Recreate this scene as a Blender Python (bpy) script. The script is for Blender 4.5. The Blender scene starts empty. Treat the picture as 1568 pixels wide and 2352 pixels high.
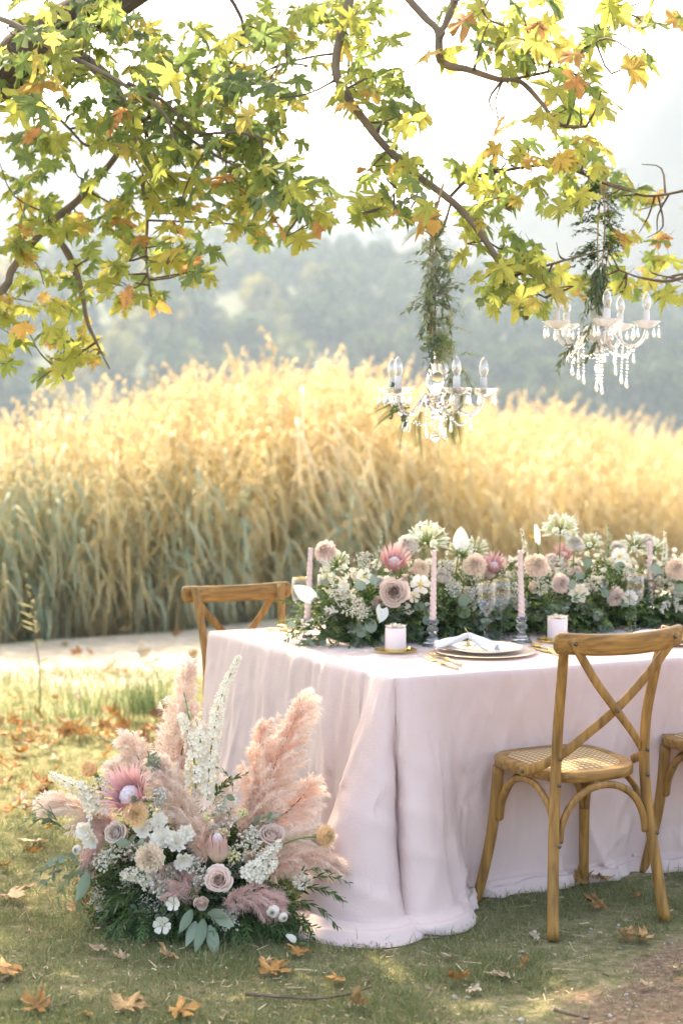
import bpy, math, random
import numpy as np
from mathutils import Matrix, Vector

R = math.radians
rs = np.random.RandomState(11)
SC = bpy.context.scene
COL = SC.collection

# ------------------------------------------------------------------ camera
CAM_H = 1.475
PITCH = math.atan(216 / 3700)
cam_d = bpy.data.cameras.new('camera')
cam = bpy.data.objects.new('camera', cam_d)
COL.objects.link(cam)
cam.location = (0, 0, CAM_H)
cam.rotation_euler = (R(90) - PITCH, 0, 0)
cam_d.sensor_fit = 'VERTICAL'
cam_d.sensor_height = 36
cam_d.lens = 3700 / 2352 * 36
cam_d.clip_start = 0.05
cam_d.clip_end = 5000
cam_d.dof.use_dof = True
cam_d.dof.focus_distance = 4.75
cam_d.dof.aperture_fstop = 2.5
SC.camera = cam

# ------------------------------------------------------------------ world, sun, exposure
SUN_EL, SUN_AZ = 47, -20          # azimuth measured from +Y towards +X
w = bpy.data.worlds.new('World')
SC.world = w
w.use_nodes = True
wn = w.node_tree
sky = wn.nodes.new('ShaderNodeTexSky')
sky.sky_type = 'NISHITA'
sky.sun_disc = False
sky.sun_elevation = R(SUN_EL)
sky.sun_rotation = R(SUN_AZ)
sky.air_density = 0.65
sky.dust_density = 4.0
sky.ozone_density = 1.0
bg = wn.nodes['Background']
bg.inputs['Strength'].default_value = 0.15
wn.links.new(sky.outputs[0], bg.inputs['Color'])
sun_d = bpy.data.lights.new('sun', 'SUN')
sun = bpy.data.objects.new('sun', sun_d)
COL.objects.link(sun)
sun_d.energy = 2.0
sun_d.angle = R(0.5)
sun_d.color = (1.0, 0.90, 0.76)
sdir = Vector((math.sin(R(SUN_AZ)) * math.cos(R(SUN_EL)), math.cos(R(SUN_AZ)) * math.cos(R(SUN_EL)), math.sin(R(SUN_EL))))
sun.rotation_euler = (-sdir).to_track_quat('-Z', 'Y').to_euler()
SC.view_settings.view_transform = 'Standard'
SC.view_settings.look = 'None'
SC.view_settings.exposure = 2.75
SC.view_settings.gamma = 1
SC.view_settings.use_white_balance = True
SC.view_settings.white_balance_temperature = 8300
SC.view_settings.use_curve_mapping = False
SC.cycles.use_denoising = True
SC.cycles.max_bounces = 8
SC.cycles.transparent_max_bounces = 16
SC.cycles.volume_bounces = 0
SC.cycles.caustics_reflective = False
SC.cycles.caustics_refractive = False
SC.cycles.sample_clamp_indirect = 6

# ------------------------------------------------------------------ picture <-> place helpers
def ray(x, y):
    u = (x - 784) / 3700; v = -(y - 1176) / 3700
    c, s = math.cos(PITCH), math.sin(PITCH)
    return np.array((u, c + v * s, -s + v * c))
def P(x, y, Y):
    d = ray(x, y); return d * (Y / d[1]) + np.array((0, 0, CAM_H))
def G(x, y, h=0.0):
    d = ray(x, y); return d * ((h - CAM_H) / d[2]) + np.array((0, 0, CAM_H))

# ------------------------------------------------------------------ mesh kit
class Tpl:
    __slots__ = ('v', 'l', 't', 'g', 'm', 'r')
    def __init__(s, v, faces=None, g=None, m=0, l=None, t=None, r=None):
        s.v = np.asarray(v, dtype=np.float64).reshape(-1, 3)
        if faces is not None:
            s.t = np.array([len(f) for f in faces], dtype=np.int32)
            s.l = np.array([i for f in faces for i in f], dtype=np.int32)
        else:
            s.l, s.t = l, t
        s.g = np.full(len(s.v), 0.5) if g is None else np.asarray(g, float)
        s.m = np.full(len(s.t), m, dtype=np.int32) if np.isscalar(m) else m
        s.r = np.zeros(len(s.v)) if r is None else r
    def tr(s, M=None, t=(0, 0, 0), sc=1.0, dr=0.0):
        v = s.v * sc
        if M is not None: v = v @ np.asarray(M).T
        return Tpl(v + np.asarray(t), g=s.g, m=s.m, l=s.l, t=s.t, r=s.r + dr)
    def mat(s, i):
        return Tpl(s.v, g=s.g, m=np.full(len(s.t), i, dtype=np.int32), l=s.l, t=s.t, r=s.r)

def merge(ts):
    off = 0; ls = []
    for t in ts:
        ls.append(t.l + off); off += len(t.v)
    return Tpl(np.concatenate([t.v for t in ts]), g=np.concatenate([t.g for t in ts]), m=np.concatenate([t.m for t in ts]),
               l=np.concatenate(ls), t=np.concatenate([t.t for t in ts]), r=np.concatenate([t.r for t in ts]))

def many(tp, Rs, ts, rn):
    """K transformed copies of a template as one template"""
    Rs = np.asarray(Rs); ts = np.asarray(ts); K = len(ts); N = len(tp.v)
    v = (np.einsum('kij,nj->kni', Rs, tp.v) + ts[:, None, :]).reshape(-1, 3)
    l = (tp.l[None, :] + (np.arange(K) * N)[:, None]).reshape(-1).astype(np.int32)
    return Tpl(v, g=np.tile(tp.g, K), m=np.tile(tp.m, K), l=l, t=np.tile(tp.t, K), r=(tp.r[None, :] + np.asarray(rn)[:, None]).reshape(-1))

def mesh(name, tp, mats, smooth=True):
    me = bpy.data.meshes.new(name)
    me.vertices.add(len(tp.v)); me.vertices.foreach_set('co', tp.v.astype(np.float32).ravel())
    me.loops.add(len(tp.l)); me.loops.foreach_set('vertex_index', tp.l.astype(np.int32))
    me.polygons.add(len(tp.t))
    st = np.zeros(len(tp.t), dtype=np.int32); st[1:] = np.cumsum(tp.t)[:-1]
    me.polygons.foreach_set('loop_start', st)
    me.polygons.foreach_set('material_index', tp.m.astype(np.int32))
    me.update(calc_edges=True)
    a = me.attributes.new('rnd', 'FLOAT', 'POINT'); a.data.foreach_set('value', tp.r.astype(np.float32))
    a = me.attributes.new('g', 'FLOAT', 'POINT'); a.data.foreach_set('value', tp.g.astype(np.float32))
    for m in (mats if isinstance(mats, (list, tuple)) else [mats]): me.materials.append(m)
    if smooth: me.shade_smooth()
    else: me.shade_flat()
    return me

def obj(name, tp, mats, parent=None, label=None, cat=None, group=None, kind=None, smooth=True, me=None):
    me = me or mesh(name, tp, mats, smooth)
    o = bpy.data.objects.new(name, me); COL.objects.link(o)
    if parent is not None:
        o.parent = parent
        o.matrix_parent_inverse = Matrix.Translation(-Vector(parent.location))
    tag(o, label, cat, group, kind)
    return o
def tag(o, label=None, cat=None, group=None, kind=None):
    if label: o['label'] = label
    if cat: o['category'] = cat
    if group: o['group'] = group
    if kind: o['kind'] = kind
    return o
def empty(name, loc, label, cat, group=None):
    o = bpy.data.objects.new(name, None); COL.objects.link(o)
    o.location = loc; o.empty_display_size = 0.05
    return tag(o, label, cat, group)
def copy_tree(o, parent=None):
    kids = list(o.children)
    c = o.copy(); COL.objects.link(c)
    if parent is not None: c.parent = parent
    for k in kids: copy_tree(k, c)
    return c

def nrm(v):
    v = np.asarray(v, float); return v / (np.linalg.norm(v) + 1e-12)
def frame(zdir, xhint=(0, 0, 1), roll=0.0):
    z = nrm(zdir); x = np.cross(xhint, z)
    if np.linalg.norm(x) < 1e-4: x = np.cross((0, 1, 0), z)
    x = nrm(x); y = np.cross(z, x)
    if roll:
        c, s = math.cos(roll), math.sin(roll); x, y = x * c + y * s, -x * s + y * c
    return np.stack([x, y, z], axis=1)
def rz(a):
    c, s = math.cos(a), math.sin(a); return np.array(((c, -s, 0), (s, c, 0), (0, 0, 1)))
def rx(a):
    c, s = math.cos(a), math.sin(a); return np.array(((1, 0, 0), (0, c, -s), (0, s, c)))
def ry(a):
    c, s = math.cos(a), math.sin(a); return np.array(((c, 0, s), (0, 1, 0), (-s, 0, c)))
def rrot(n):
    """n random rotation matrices"""
    q = rs.normal(size=(n, 4)); q /= np.linalg.norm(q, axis=1)[:, None]
    a, b, c, d = q.T
    return np.stack([1-2*(c*c+d*d), 2*(b*c-a*d), 2*(b*d+a*c), 2*(b*c+a*d), 1-2*(b*b+d*d), 2*(c*d-a*b), 2*(b*d-a*c), 2*(c*d+a*b), 1-2*(b*b+c*c)], axis=1).reshape(-1, 3, 3)

def spline(pts, n):
    pts = np.asarray(pts, float)
    if len(pts) == 2:
        t = np.linspace(0, 1, n)[:, None]; return pts[0] * (1 - t) + pts[1] * t
    p = np.vstack([2 * pts[0] - pts[1], pts, 2 * pts[-1] - pts[-2]])
    out = []
    for s in np.linspace(0, len(pts) - 1, n):
        i = min(int(s), len(pts) - 2); t = s - i
        a, b, c, d = p[i], p[i + 1], p[i + 2], p[i + 3]
        out.append(0.5 * ((2 * b) + (-a + c) * t + (2 * a - 5 * b + 4 * c - d) * t * t + (-a + 3 * b - 3 * c + d) * t ** 3))
    return np.array(out)

def sweep(path, section, up=None, closed=True, caps=True, scale=None, m=0):
    """sweep a 2-D section along a path; up = fixed second axis hint"""
    path = np.asarray(path, float); n = len(path); sec = np.asarray(section, float); k = len(sec)
    tan = np.gradient(path, axis=0); tan /= np.linalg.norm(tan, axis=1)[:, None] + 1e-12
    v = np.zeros((n, k, 3)); ref = None
    for i in range(n):
        t = tan[i]
        if up is not None:
            a = nrm(np.cross(up if np.ndim(up) == 1 else up[i], t)); b = np.cross(t, a)
        else:
            if ref is None: ref = np.array((0, 0, 1.0)) if abs(t[2]) < .9 else np.array((1.0, 0, 0))
            a = nrm(ref - t * np.dot(ref, t)); ref = a; b = np.cross(t, a)
        s = 1.0 if scale is None else scale[i]
        v[i] = path[i] + (sec[:, :1] * a + sec[:, 1:2] * b) * s
    f = []
    kk = k if closed else k - 1
    for i in range(n - 1):
        for j in range(kk):
            j2 = (j + 1) % k
            f.append((i * k + j, i * k + j2, (i + 1) * k + j2, (i + 1) * k + j))
    if caps and closed:
        f.append(tuple(range(k - 1, -1, -1))); f.append(tuple((n - 1) * k + j for j in range(k)))
    return Tpl(v.reshape(-1, 3), f, g=np.repeat(np.linspace(0, 1, n), k), m=m)
def circ(n, r=1.0, ry_=None):
    a = np.arange(n) * 2 * math.pi / n
    return np.stack([np.cos(a) * r, np.sin(a) * (ry_ or r)], axis=1)
def tube(path, rad, seg=8, n=None, m=0, caps=True):
    path = np.asarray(path, float)
    if n: path = spline(path, n)
    rad = np.interp(np.linspace(0, 1, len(path)), np.linspace(0, 1, len(rad)), rad) if np.ndim(rad) else np.full(len(path), rad)
    return sweep(path, circ(seg), scale=rad, m=m, caps=caps)
def bar(path, w_, t_, up, bev=0.25, m=0):
    """flat bar: width w_ along `up`-ish axis b, thickness t_ along a; rounded corners"""
    a, b = t_ / 2, w_ / 2; c = min(a, b) * bev * 2
    sec = [(a, -b + c), (a, b - c), (a - c, b), (-a + c, b), (-a, b - c), (-a, -b + c), (-a + c, -b), (a - c, -b)]
    return sweep(path, sec, up=up, m=m)
def lathe(prof, seg=24, m=0, twist=None, cap=True):
    prof = np.asarray(prof, float); n = len(prof)
    a = np.arange(seg) * 2 * math.pi / seg
    v = np.zeros((n, seg, 3))
    for i, (r, z) in enumerate(prof):
        rr = r if twist is None else r * twist(a, z)
        v[i, :, 0] = rr * np.cos(a); v[i, :, 1] = rr * np.sin(a); v[i, :, 2] = z
    f = []
    for i in range(n - 1):
        for j in range(seg):
            j2 = (j + 1) % seg
            f.append((i * seg + j, i * seg + j2, (i + 1) * seg + j2, (i + 1) * seg + j))
    if cap:
        if prof[0][0] > 1e-5: f.append(tuple(range(seg - 1, -1, -1)))
        if prof[-1][0] > 1e-5: f.append(tuple((n - 1) * seg + j for j in range(seg)))
    return Tpl(v.reshape(-1, 3), f, g=np.repeat(np.linspace(0, 1, n), seg), m=m)
def ball(r, seg=8, rings=5, sz=1.0, m=0):
    t = np.linspace(0, math.pi, rings + 1)
    return lathe([(max(1e-6, r * math.sin(a)), -r * sz * math.cos(a)) for a in t], seg, m, cap=False)
def octa(r, m=0):
    return Tpl(np.array(((1,0,0),(0,1,0),(-1,0,0),(0,-1,0),(0,0,1),(0,0,-1)), float) * r,
               [(0,1,4),(1,2,4),(2,3,4),(3,0,4),(1,0,5),(2,1,5),(3,2,5),(0,3,5)], m=m)
def rbox(sx, sy, sz, c=0.003, m=0):
    """box with chamfered edges, centred, base at z=0"""
    hx, hy = sx / 2, sy / 2
    def ring(ix, z):
        x, y = hx - ix, hy - ix
        return [(x, -y + c, z), (x, y - c, z), (x - c, y, z), (-x + c, y, z), (-x, y - c, z), (-x, -y + c, z), (-x + c, -y, z), (x - c, -y, z)]
    v = ring(c, 0) + ring(0, c) + ring(0, sz - c) + ring(c, sz)
    f = [tuple(range(7, -1, -1)), tuple(range(24, 32))]
    for i in range(3):
        for j in range(8): f.append((i*8+j, i*8+(j+1) % 8, (i+1)*8+(j+1) % 8, (i+1)*8+j))
    return Tpl(v, f, m=m)

# ------------------------------------------------------------------ materials
def lin(c):
    return tuple(((x / 12.92) if x <= .04045 else ((x + .055) / 1.055) ** 2.4) for x in c) + (1,)
def L(r, g, b): return (r, g, b, 1)
MATS = {}
def mat(name, col=(.5, .5, .5), rough=.6, ramp=None, gcol=None, gpos=(0, 1), trans=0.0, tcol=None, noise=None, bump=None, spec=.3, metal=0.0,
        transmission=0.0, ior=1.45, alpha=None, sheen=0.0, stretch=None, coat=0.0, sss=0.0):
    if name in MATS: return MATS[name]
    m = bpy.data.materials.new(name); MATS[name] = m
    m.use_nodes = True; nt = m.node_tree; N = nt.nodes; K = nt.links
    bs = N['Principled BSDF']; out = N['Material Output']
    def mixc(fac, a, b, mode='MIX'):
        n = N.new('ShaderNodeMix'); n.data_type = 'RGBA'; n.blend_type = mode
        for s, v in ((n.inputs[0], fac), (n.inputs[6], a), (n.inputs[7], b)):
            if hasattr(v, 'is_output'): K.new(v, s)
            else: s.default_value = v
        return n.outputs[2]
    c = tuple(col[:3]) + (1,)
    if ramp:
        at = N.new('ShaderNodeAttribute'); at.attribute_name = 'rnd'
        rp = N.new('ShaderNodeValToRGB')
        e = rp.color_ramp.elements
        while len(e) < len(ramp): e.new(0.5)
        for i, (p, cc) in enumerate(ramp): e[i].position = p; e[i].color = tuple(cc[:3]) + (1,)
        K.new(at.outputs['Fac'], rp.inputs[0]); c = rp.outputs[0]
    if gcol:
        at = N.new('ShaderNodeAttribute'); at.attribute_name = 'g'
        mr = N.new('ShaderNodeMapRange'); mr.inputs[1].default_value = gpos[0]; mr.inputs[2].default_value = gpos[1]
        K.new(at.outputs['Fac'], mr.inputs[0])
        c = mixc(mr.outputs[0], c, tuple(gcol[:3]) + (1,))
    vec = None
    if noise or bump:
        tc = N.new('ShaderNodeTexCoord'); vec = tc.outputs['Object']
        if stretch:
            mp = N.new('ShaderNodeMapping'); mp.inputs['Scale'].default_value = stretch
            K.new(vec, mp.inputs[0]); vec = mp.outputs[0]
    if noise:
        sc_, lo, hi = noise[:3]
        nz = N.new('ShaderNodeTexNoise'); nz.inputs['Scale'].default_value = sc_; nz.inputs['Detail'].default_value = 5
        K.new(vec, nz.inputs['Vector'])
        mr = N.new('ShaderNodeMapRange'); mr.inputs[1].default_value = .3; mr.inputs[2].default_value = .7
        mr.inputs[3].default_value = lo; mr.inputs[4].default_value = hi
        K.new(nz.outputs['Fac'], mr.inputs[0])
        if len(noise) > 3:
            c = mixc(mr.outputs[0], c, tuple(noise[3][:3]) + (1,))
        else:
            cb = N.new('ShaderNodeCombineColor')
            for i in range(3): K.new(mr.outputs[0], cb.inputs[i])
            c = mixc(1.0, c, cb.outputs[0], 'MULTIPLY')
    if hasattr(c, 'is_output'): K.new(c, bs.inputs['Base Color'])
    else: bs.inputs['Base Color'].default_value = c
    bs.inputs['Roughness'].default_value = rough
    bs.inputs['Specular IOR Level'].default_value = spec
    bs.inputs['Metallic'].default_value = metal
    bs.inputs['Transmission Weight'].default_value = transmission
    bs.inputs['IOR'].default_value = ior
    bs.inputs['Sheen Weight'].default_value = sheen
    bs.inputs['Coat Weight'].default_value = coat
    if sss:
        bs.inputs['Subsurface Weight'].default_value = sss; bs.inputs['Subsurface Scale'].default_value = .01
    if bump:
        nz = N.new('ShaderNodeTexNoise'); nz.inputs['Scale'].default_value = bump[0]; nz.inputs['Detail'].default_value = 4
        K.new(vec, nz.inputs['Vector'])
        bp = N.new('ShaderNodeBump'); bp.inputs['Strength'].default_value = bump[1]; bp.inputs['Distance'].default_value = bump[2] if len(bump) > 2 else .002
        K.new(nz.outputs['Fac'], bp.inputs['Height']); K.new(bp.outputs[0], bs.inputs['Normal'])
    if trans:
        tb = N.new('ShaderNodeBsdfTranslucent')
        if tcol: tb.inputs[0].default_value = tuple(tcol[:3]) + (1,)
        elif hasattr(c, 'is_output'): K.new(c, tb.inputs[0])
        else: tb.inputs[0].default_value = c
        mx = N.new('ShaderNodeMixShader'); mx.inputs[0].default_value = trans
        K.new(bs.outputs[0], mx.inputs[1]); K.new(tb.outputs[0], mx.inputs[2]); K.new(mx.outputs[0], out.inputs['Surface'])
    return m
def thin_glass(name, tint=(1, 1, 1), gl=0.04, rough=0.02, edge=.45):
    if name in MATS: return MATS[name]
    m = bpy.data.materials.new(name); MATS[name] = m; m.use_nodes = True
    nt = m.node_tree; N = nt.nodes; K = nt.links; N.remove(N['Principled BSDF'])
    t = N.new('ShaderNodeBsdfTransparent'); t.inputs[0].default_value = tuple(tint) + (1,)
    g = N.new('ShaderNodeBsdfGlossy'); g.inputs['Roughness'].default_value = rough; g.inputs[0].default_value = (1, 1, 1, 1)
    lw = N.new('ShaderNodeLayerWeight'); lw.inputs[0].default_value = .35
    mr = N.new('ShaderNodeMapRange'); mr.inputs[3].default_value = gl; mr.inputs[4].default_value = edge
    K.new(lw.outputs['Facing'], mr.inputs[0])
    mx = N.new('ShaderNodeMixShader'); K.new(mr.outputs[0], mx.inputs[0]); K.new(t.outputs[0], mx.inputs[1]); K.new(g.outputs[0], mx.inputs[2])
    K.new(mx.outputs[0], N['Material Output'].inputs['Surface'])
    return m

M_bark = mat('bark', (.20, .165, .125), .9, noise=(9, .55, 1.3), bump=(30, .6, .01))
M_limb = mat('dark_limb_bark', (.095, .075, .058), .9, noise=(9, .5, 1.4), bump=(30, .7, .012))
M_twig = mat('twig_bark', (.13, .10, .07), .85, noise=(20, .7, 1.3))
PLANE = [(0, L(.15, .22, .11)), (.25, L(.24, .34, .10)), (.48, L(.44, .47, .11)), (.66, L(.54, .50, .14)), (.84, L(.62, .42, .12)), (1, L(.54, .27, .13))]
M_plane = mat('plane_leaf', ramp=PLANE, rough=.5, trans=.66, noise=(25, .8, 1.2), spec=.25)
M_dry = mat('dry_leaf', ramp=[(0, L(.17, .10, .06)), (.25, L(.36, .18, .07)), (.5, L(.46, .25, .08)), (.75, L(.50, .37, .22)), (1, L(.58, .50, .38))], rough=.6, trans=.2, noise=(45, .5, 1.3), spec=.25)
M_grass = mat('grass', ramp=[(0, L(.12, .17, .07)), (.4, L(.235, .28, .12)), (.65, L(.38, .37, .20)), (.8, L(.48, .42, .26)), (1, L(.60, .52, .37))], rough=.6, trans=.35, gcol=(.17, .20, .07), gpos=(-.8, 1.9))
M_reed = mat('reed', ramp=[(0, L(.28, .40, .32)), (.15, L(.42, .49, .37)), (.32, L(.56, .53, .37)), (.6, L(.73, .60, .31)), (.82, L(.76, .66, .40)), (1, L(.82, .75, .58))], rough=.6, trans=.5)
M_plume = mat('reed_plume', (.57, .46, .28), .9, trans=.4)
M_cloth = mat('linen', (.72, .575, .54), .9, noise=(5, .97, 1.03), bump=(150, .45, .003), sheen=.25, spec=.12, trans=.10)
M_wood = mat('oak_wood', (.31, .165, .045), .42, noise=(7, .5, 1.4), stretch=(9, 9, .9), bump=(60, .12, .001), spec=.4)
M_rail = mat('oak_rail', (.31, .165, .045), .40, noise=(9, .5, 1.4), stretch=(.8, 9, 11), bump=(60, .12, .001), spec=.4)
M_bolt = mat('bolt_metal', (.12, .11, .10), .4, metal=.9)
M_green = mat('fresh_leaf', ramp=[(0, L(.04, .085, .026)), (.5, L(.095, .17, .045)), (.8, L(.17, .26, .07)), (1, L(.30, .36, .12))], rough=.5, trans=.3, spec=.3)
M_euc = mat('eucalyptus_leaf', ramp=[(0, L(.14, .20, .12)), (.6, L(.25, .32, .23)), (1, L(.38, .44, .35))], rough=.55, trans=.25, spec=.3)
M_olive = mat('olive_leaf', ramp=[(0, L(.10, .15, .07)), (.6, L(.23, .29, .16)), (1, L(.46, .50, .36))], rough=.5, trans=.25)
M_fern = mat('fern_leaf', ramp=[(0, L(.07, .14, .04)), (1, L(.22, .30, .09))], rough=.5, trans=.25)
M_stem = mat('green_stem', (.16, .25, .07), .5)
M_wh0 = mat('white_petal', (.84, .83, .76), .55, gcol=(.62, .66, .38), gpos=(.35, -.25), trans=.3, sss=0)
M_tiny = mat('tiny_blossom', ramp=[(0, L(.55, .56, .38)), (.4, L(.78, .74, .62)), (1, L(.86, .84, .78))], rough=.6, trans=.2)
M_yel = mat('yellow_centre', (.85, .52, .03), .6)
M_gold = mat('gold', (.86, .62, .25), .22, metal=1.0)
M_brass = mat('brushed_gold', (.70, .55, .25), .3, metal=.9)
M_porc = mat('white_porcelain', (.88, .87, .85), .3, spec=.35)
M_napkin = mat('white_linen', (.80, .80, .84), .85, bump=(300, .15, .001), trans=.1)
M_ivory = mat('ivory_handle', (.82, .66, .36), .25, spec=.5)
M_glass = thin_glass('thin_glass', gl=.03, edge=.35)
M_crystal = mat('crystal', (1, 1, 1), .03, transmission=1.0, ior=1.5, spec=.5)
M_frost = mat('milky_glass', (.95, .95, .95), .2, trans=.45, tcol=(.95, .95, .95), spec=.5)
M_candle = mat('pink_wax', (.80, .62, .58), .4, sss=0, trans=.15)

# ================================================================== THE SETTING
def shore(x):
    return np.interp(x, [-60, -8, -2.4, -1.2, -.6, .4, 2, 6, 20, 80, 900], [6, 9.2, 11.0, 11.7, 12.3, 13.4, 14.8, 18, 27, 60, 500])
def vnoise(x, y, s, seed=0):
    """cheap smooth value noise"""
    x = np.asarray(x) / s + seed * 17.3; y = np.asarray(y) / s + seed * 5.1
    xi = np.floor(x).astype(int); yi = np.floor(y).astype(int); fx = x - xi; fy = y - yi
    fx = fx * fx * (3 - 2 * fx); fy = fy * fy * (3 - 2 * fy)
    def h(a, b):
        n = (a * 374761393 + b * 668265263) & 0x7fffffff; n = ((n ^ (n >> 13)) * 1274126177) & 0x7fffffff
        return (n & 0xffff) / 65535.0
    return (h(xi, yi) * (1 - fx) + h(xi + 1, yi) * fx) * (1 - fy) + (h(xi, yi + 1) * (1 - fx) + h(xi + 1, yi + 1) * fx) * fy
def gz(x, y):
    s = np.clip((y - shore(x) + .35) / 1.2, 0, 1); s = s * s * (3 - 2 * s)
    near = np.clip((12 - np.abs(y - 4)) / 6, 0, 1)
    sl = np.clip((y - 5.5) / .8, 0, 1)
    return -.9 * s - .04 * sl * sl * (3 - 2 * sl) * (1 - s) + near * .018 * (vnoise(x, y, .7, 3) - .5) * (1 - s)

# ground sheet
xs = np.concatenate([-np.geomspace(1100, 7, 26), np.arange(-6, 8.01, .12), np.geomspace(9, 1100, 26)])
ys = np.concatenate([-np.geomspace(80, 3, 8), np.arange(-2, 18, .12), np.geomspace(18.3, 1300, 34)])
X, Y = np.meshgrid(xs, ys)
gv = np.stack([X, Y, gz(X, Y)], axis=-1).reshape(-1, 3)
nx, ny = len(xs), len(ys)
ii, jj = np.meshgrid(np.arange(nx - 1), np.arange(ny - 1))
q = (jj * nx + ii).reshape(-1)
gl = np.stack([q, q + 1, q + nx + 1, q + nx], axis=1).reshape(-1).astype(np.int32)
mg = bpy.data.materials.new('ground_soil'); mg.use_nodes = True
nt = mg.node_tree; N = nt.nodes; K = nt.links; bs = N['Principled BSDF']; bs.inputs['Roughness'].default_value = .95; bs.inputs['Specular IOR Level'].default_value = .1
tc = N.new('ShaderNodeTexCoord'); sep = N.new('ShaderNodeSeparateXYZ'); K.new(tc.outputs['Object'], sep.inputs[0])
def nzn(scale, detail=6, rough=.6):
    n = N.new('ShaderNodeTexNoise'); n.inputs['Scale'].default_value = scale; n.inputs['Detail'].default_value = detail; n.inputs['Roughness'].default_value = rough
    K.new(tc.outputs['Object'], n.inputs['Vector']); return n.outputs['Fac']
def rampn(inp, els):
    r_ = N.new('ShaderNodeValToRGB'); e = r_.color_ramp.elements
    while len(e) < len(els): e.new(.5)
    for i, (p, c) in enumerate(els): e[i].position = p; e[i].color = c
    K.new(inp, r_.inputs[0]); return r_.outputs[0]
def mathn(op, a, b):
    n = N.new('ShaderNodeMath'); n.operation = op
    for i, v in enumerate((a, b)):
        if hasattr(v, 'is_output'): K.new(v, n.inputs[i])
        else: n.inputs[i].default_value = v
    return n.outputs[0]
def mixn(f, a, b):
    n = N.new('ShaderNodeMix'); n.data_type = 'RGBA'
    for s, v in ((n.inputs[0], f), (n.inputs[6], a), (n.inputs[7], b)):
        if hasattr(v, 'is_output'): K.new(v, s)
        else: s.default_value = v
    return n.outputs[2]
def maprn(inp, a, b, lo=0, hi=1):
    n = N.new('ShaderNodeMapRange'); n.inputs[1].default_value = a; n.inputs[2].default_value = b; n.inputs[3].default_value = lo; n.inputs[4].default_value = hi
    K.new(inp, n.inputs[0]); return n.outputs[0]
lawn = rampn(nzn(30), [(.3, L(.11, .12, .055)), (.5, L(.21, .20, .10)), (.62, L(.29, .25, .15)), (.75, L(.38, .32, .22))])
soil = rampn(nzn(45), [(.3, L(.13, .085, .055)), (.55, L(.25, .175, .12)), (.75, L(.38, .30, .23))])
rough = rampn(nzn(4), [(.3, L(.24, .26, .13)), (.6, L(.33, .33, .19)), (.8, L(.40, .37, .25))])
path = rampn(nzn(9), [(.25, L(.36, .31, .24)), (.6, L(.56, .51, .43)), (.8, L(.62, .58, .50))])
yy = mathn('ADD', sep.outputs['Y'], mathn('MULTIPLY', mathn('SUBTRACT', nzn(1.1), .5), 1.6))
c = mixn(maprn(yy, 7.2, 7.9), lawn, rough)
c = mixn(maprn(yy, 8.9, 9.5), c, path)
dirt = mathn('SUBTRACT', mathn('MULTIPLY', sep.outputs['X'], 1.1), mathn('MULTIPLY', mathn('SUBTRACT', sep.outputs['Y'], 4.05), .75))
dirt = mathn('ADD', dirt, mathn('MULTIPLY', mathn('SUBTRACT', nzn(4), .5), 1.1))
dm = mathn('MULTIPLY', maprn(dirt, .62, .8), maprn(sep.outputs['Y'], 7.0, 6.0))
c = mixn(dm, c, soil)
K.new(c, bs.inputs['Base Color'])
bp = N.new('ShaderNodeBump'); bp.inputs['Strength'].default_value = .9; bp.inputs['Distance'].default_value = .01
K.new(nzn(70), bp.inputs['Height']); K.new(bp.outputs[0], bs.inputs['Normal'])
obj('ground', Tpl(gv, l=gl, t=np.full(len(q), 4, dtype=np.int32)), mg, kind='structure')

# lake
M_water = mat('lake_water', (.018, .025, .022), .06, spec=.5, bump=(3, .25, .02))
wv = [(-1100, 5, -.16), (1100, 5, -.16), (1100, 400, -.16), (-1100, 400, -.16)]
wv[0] = (-1100, 9, -.16); wv[1] = (1100, 9, -.16)
obj('lake_water', Tpl(wv, [(0, 1, 2, 3)]), M_water, kind='structure')

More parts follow.
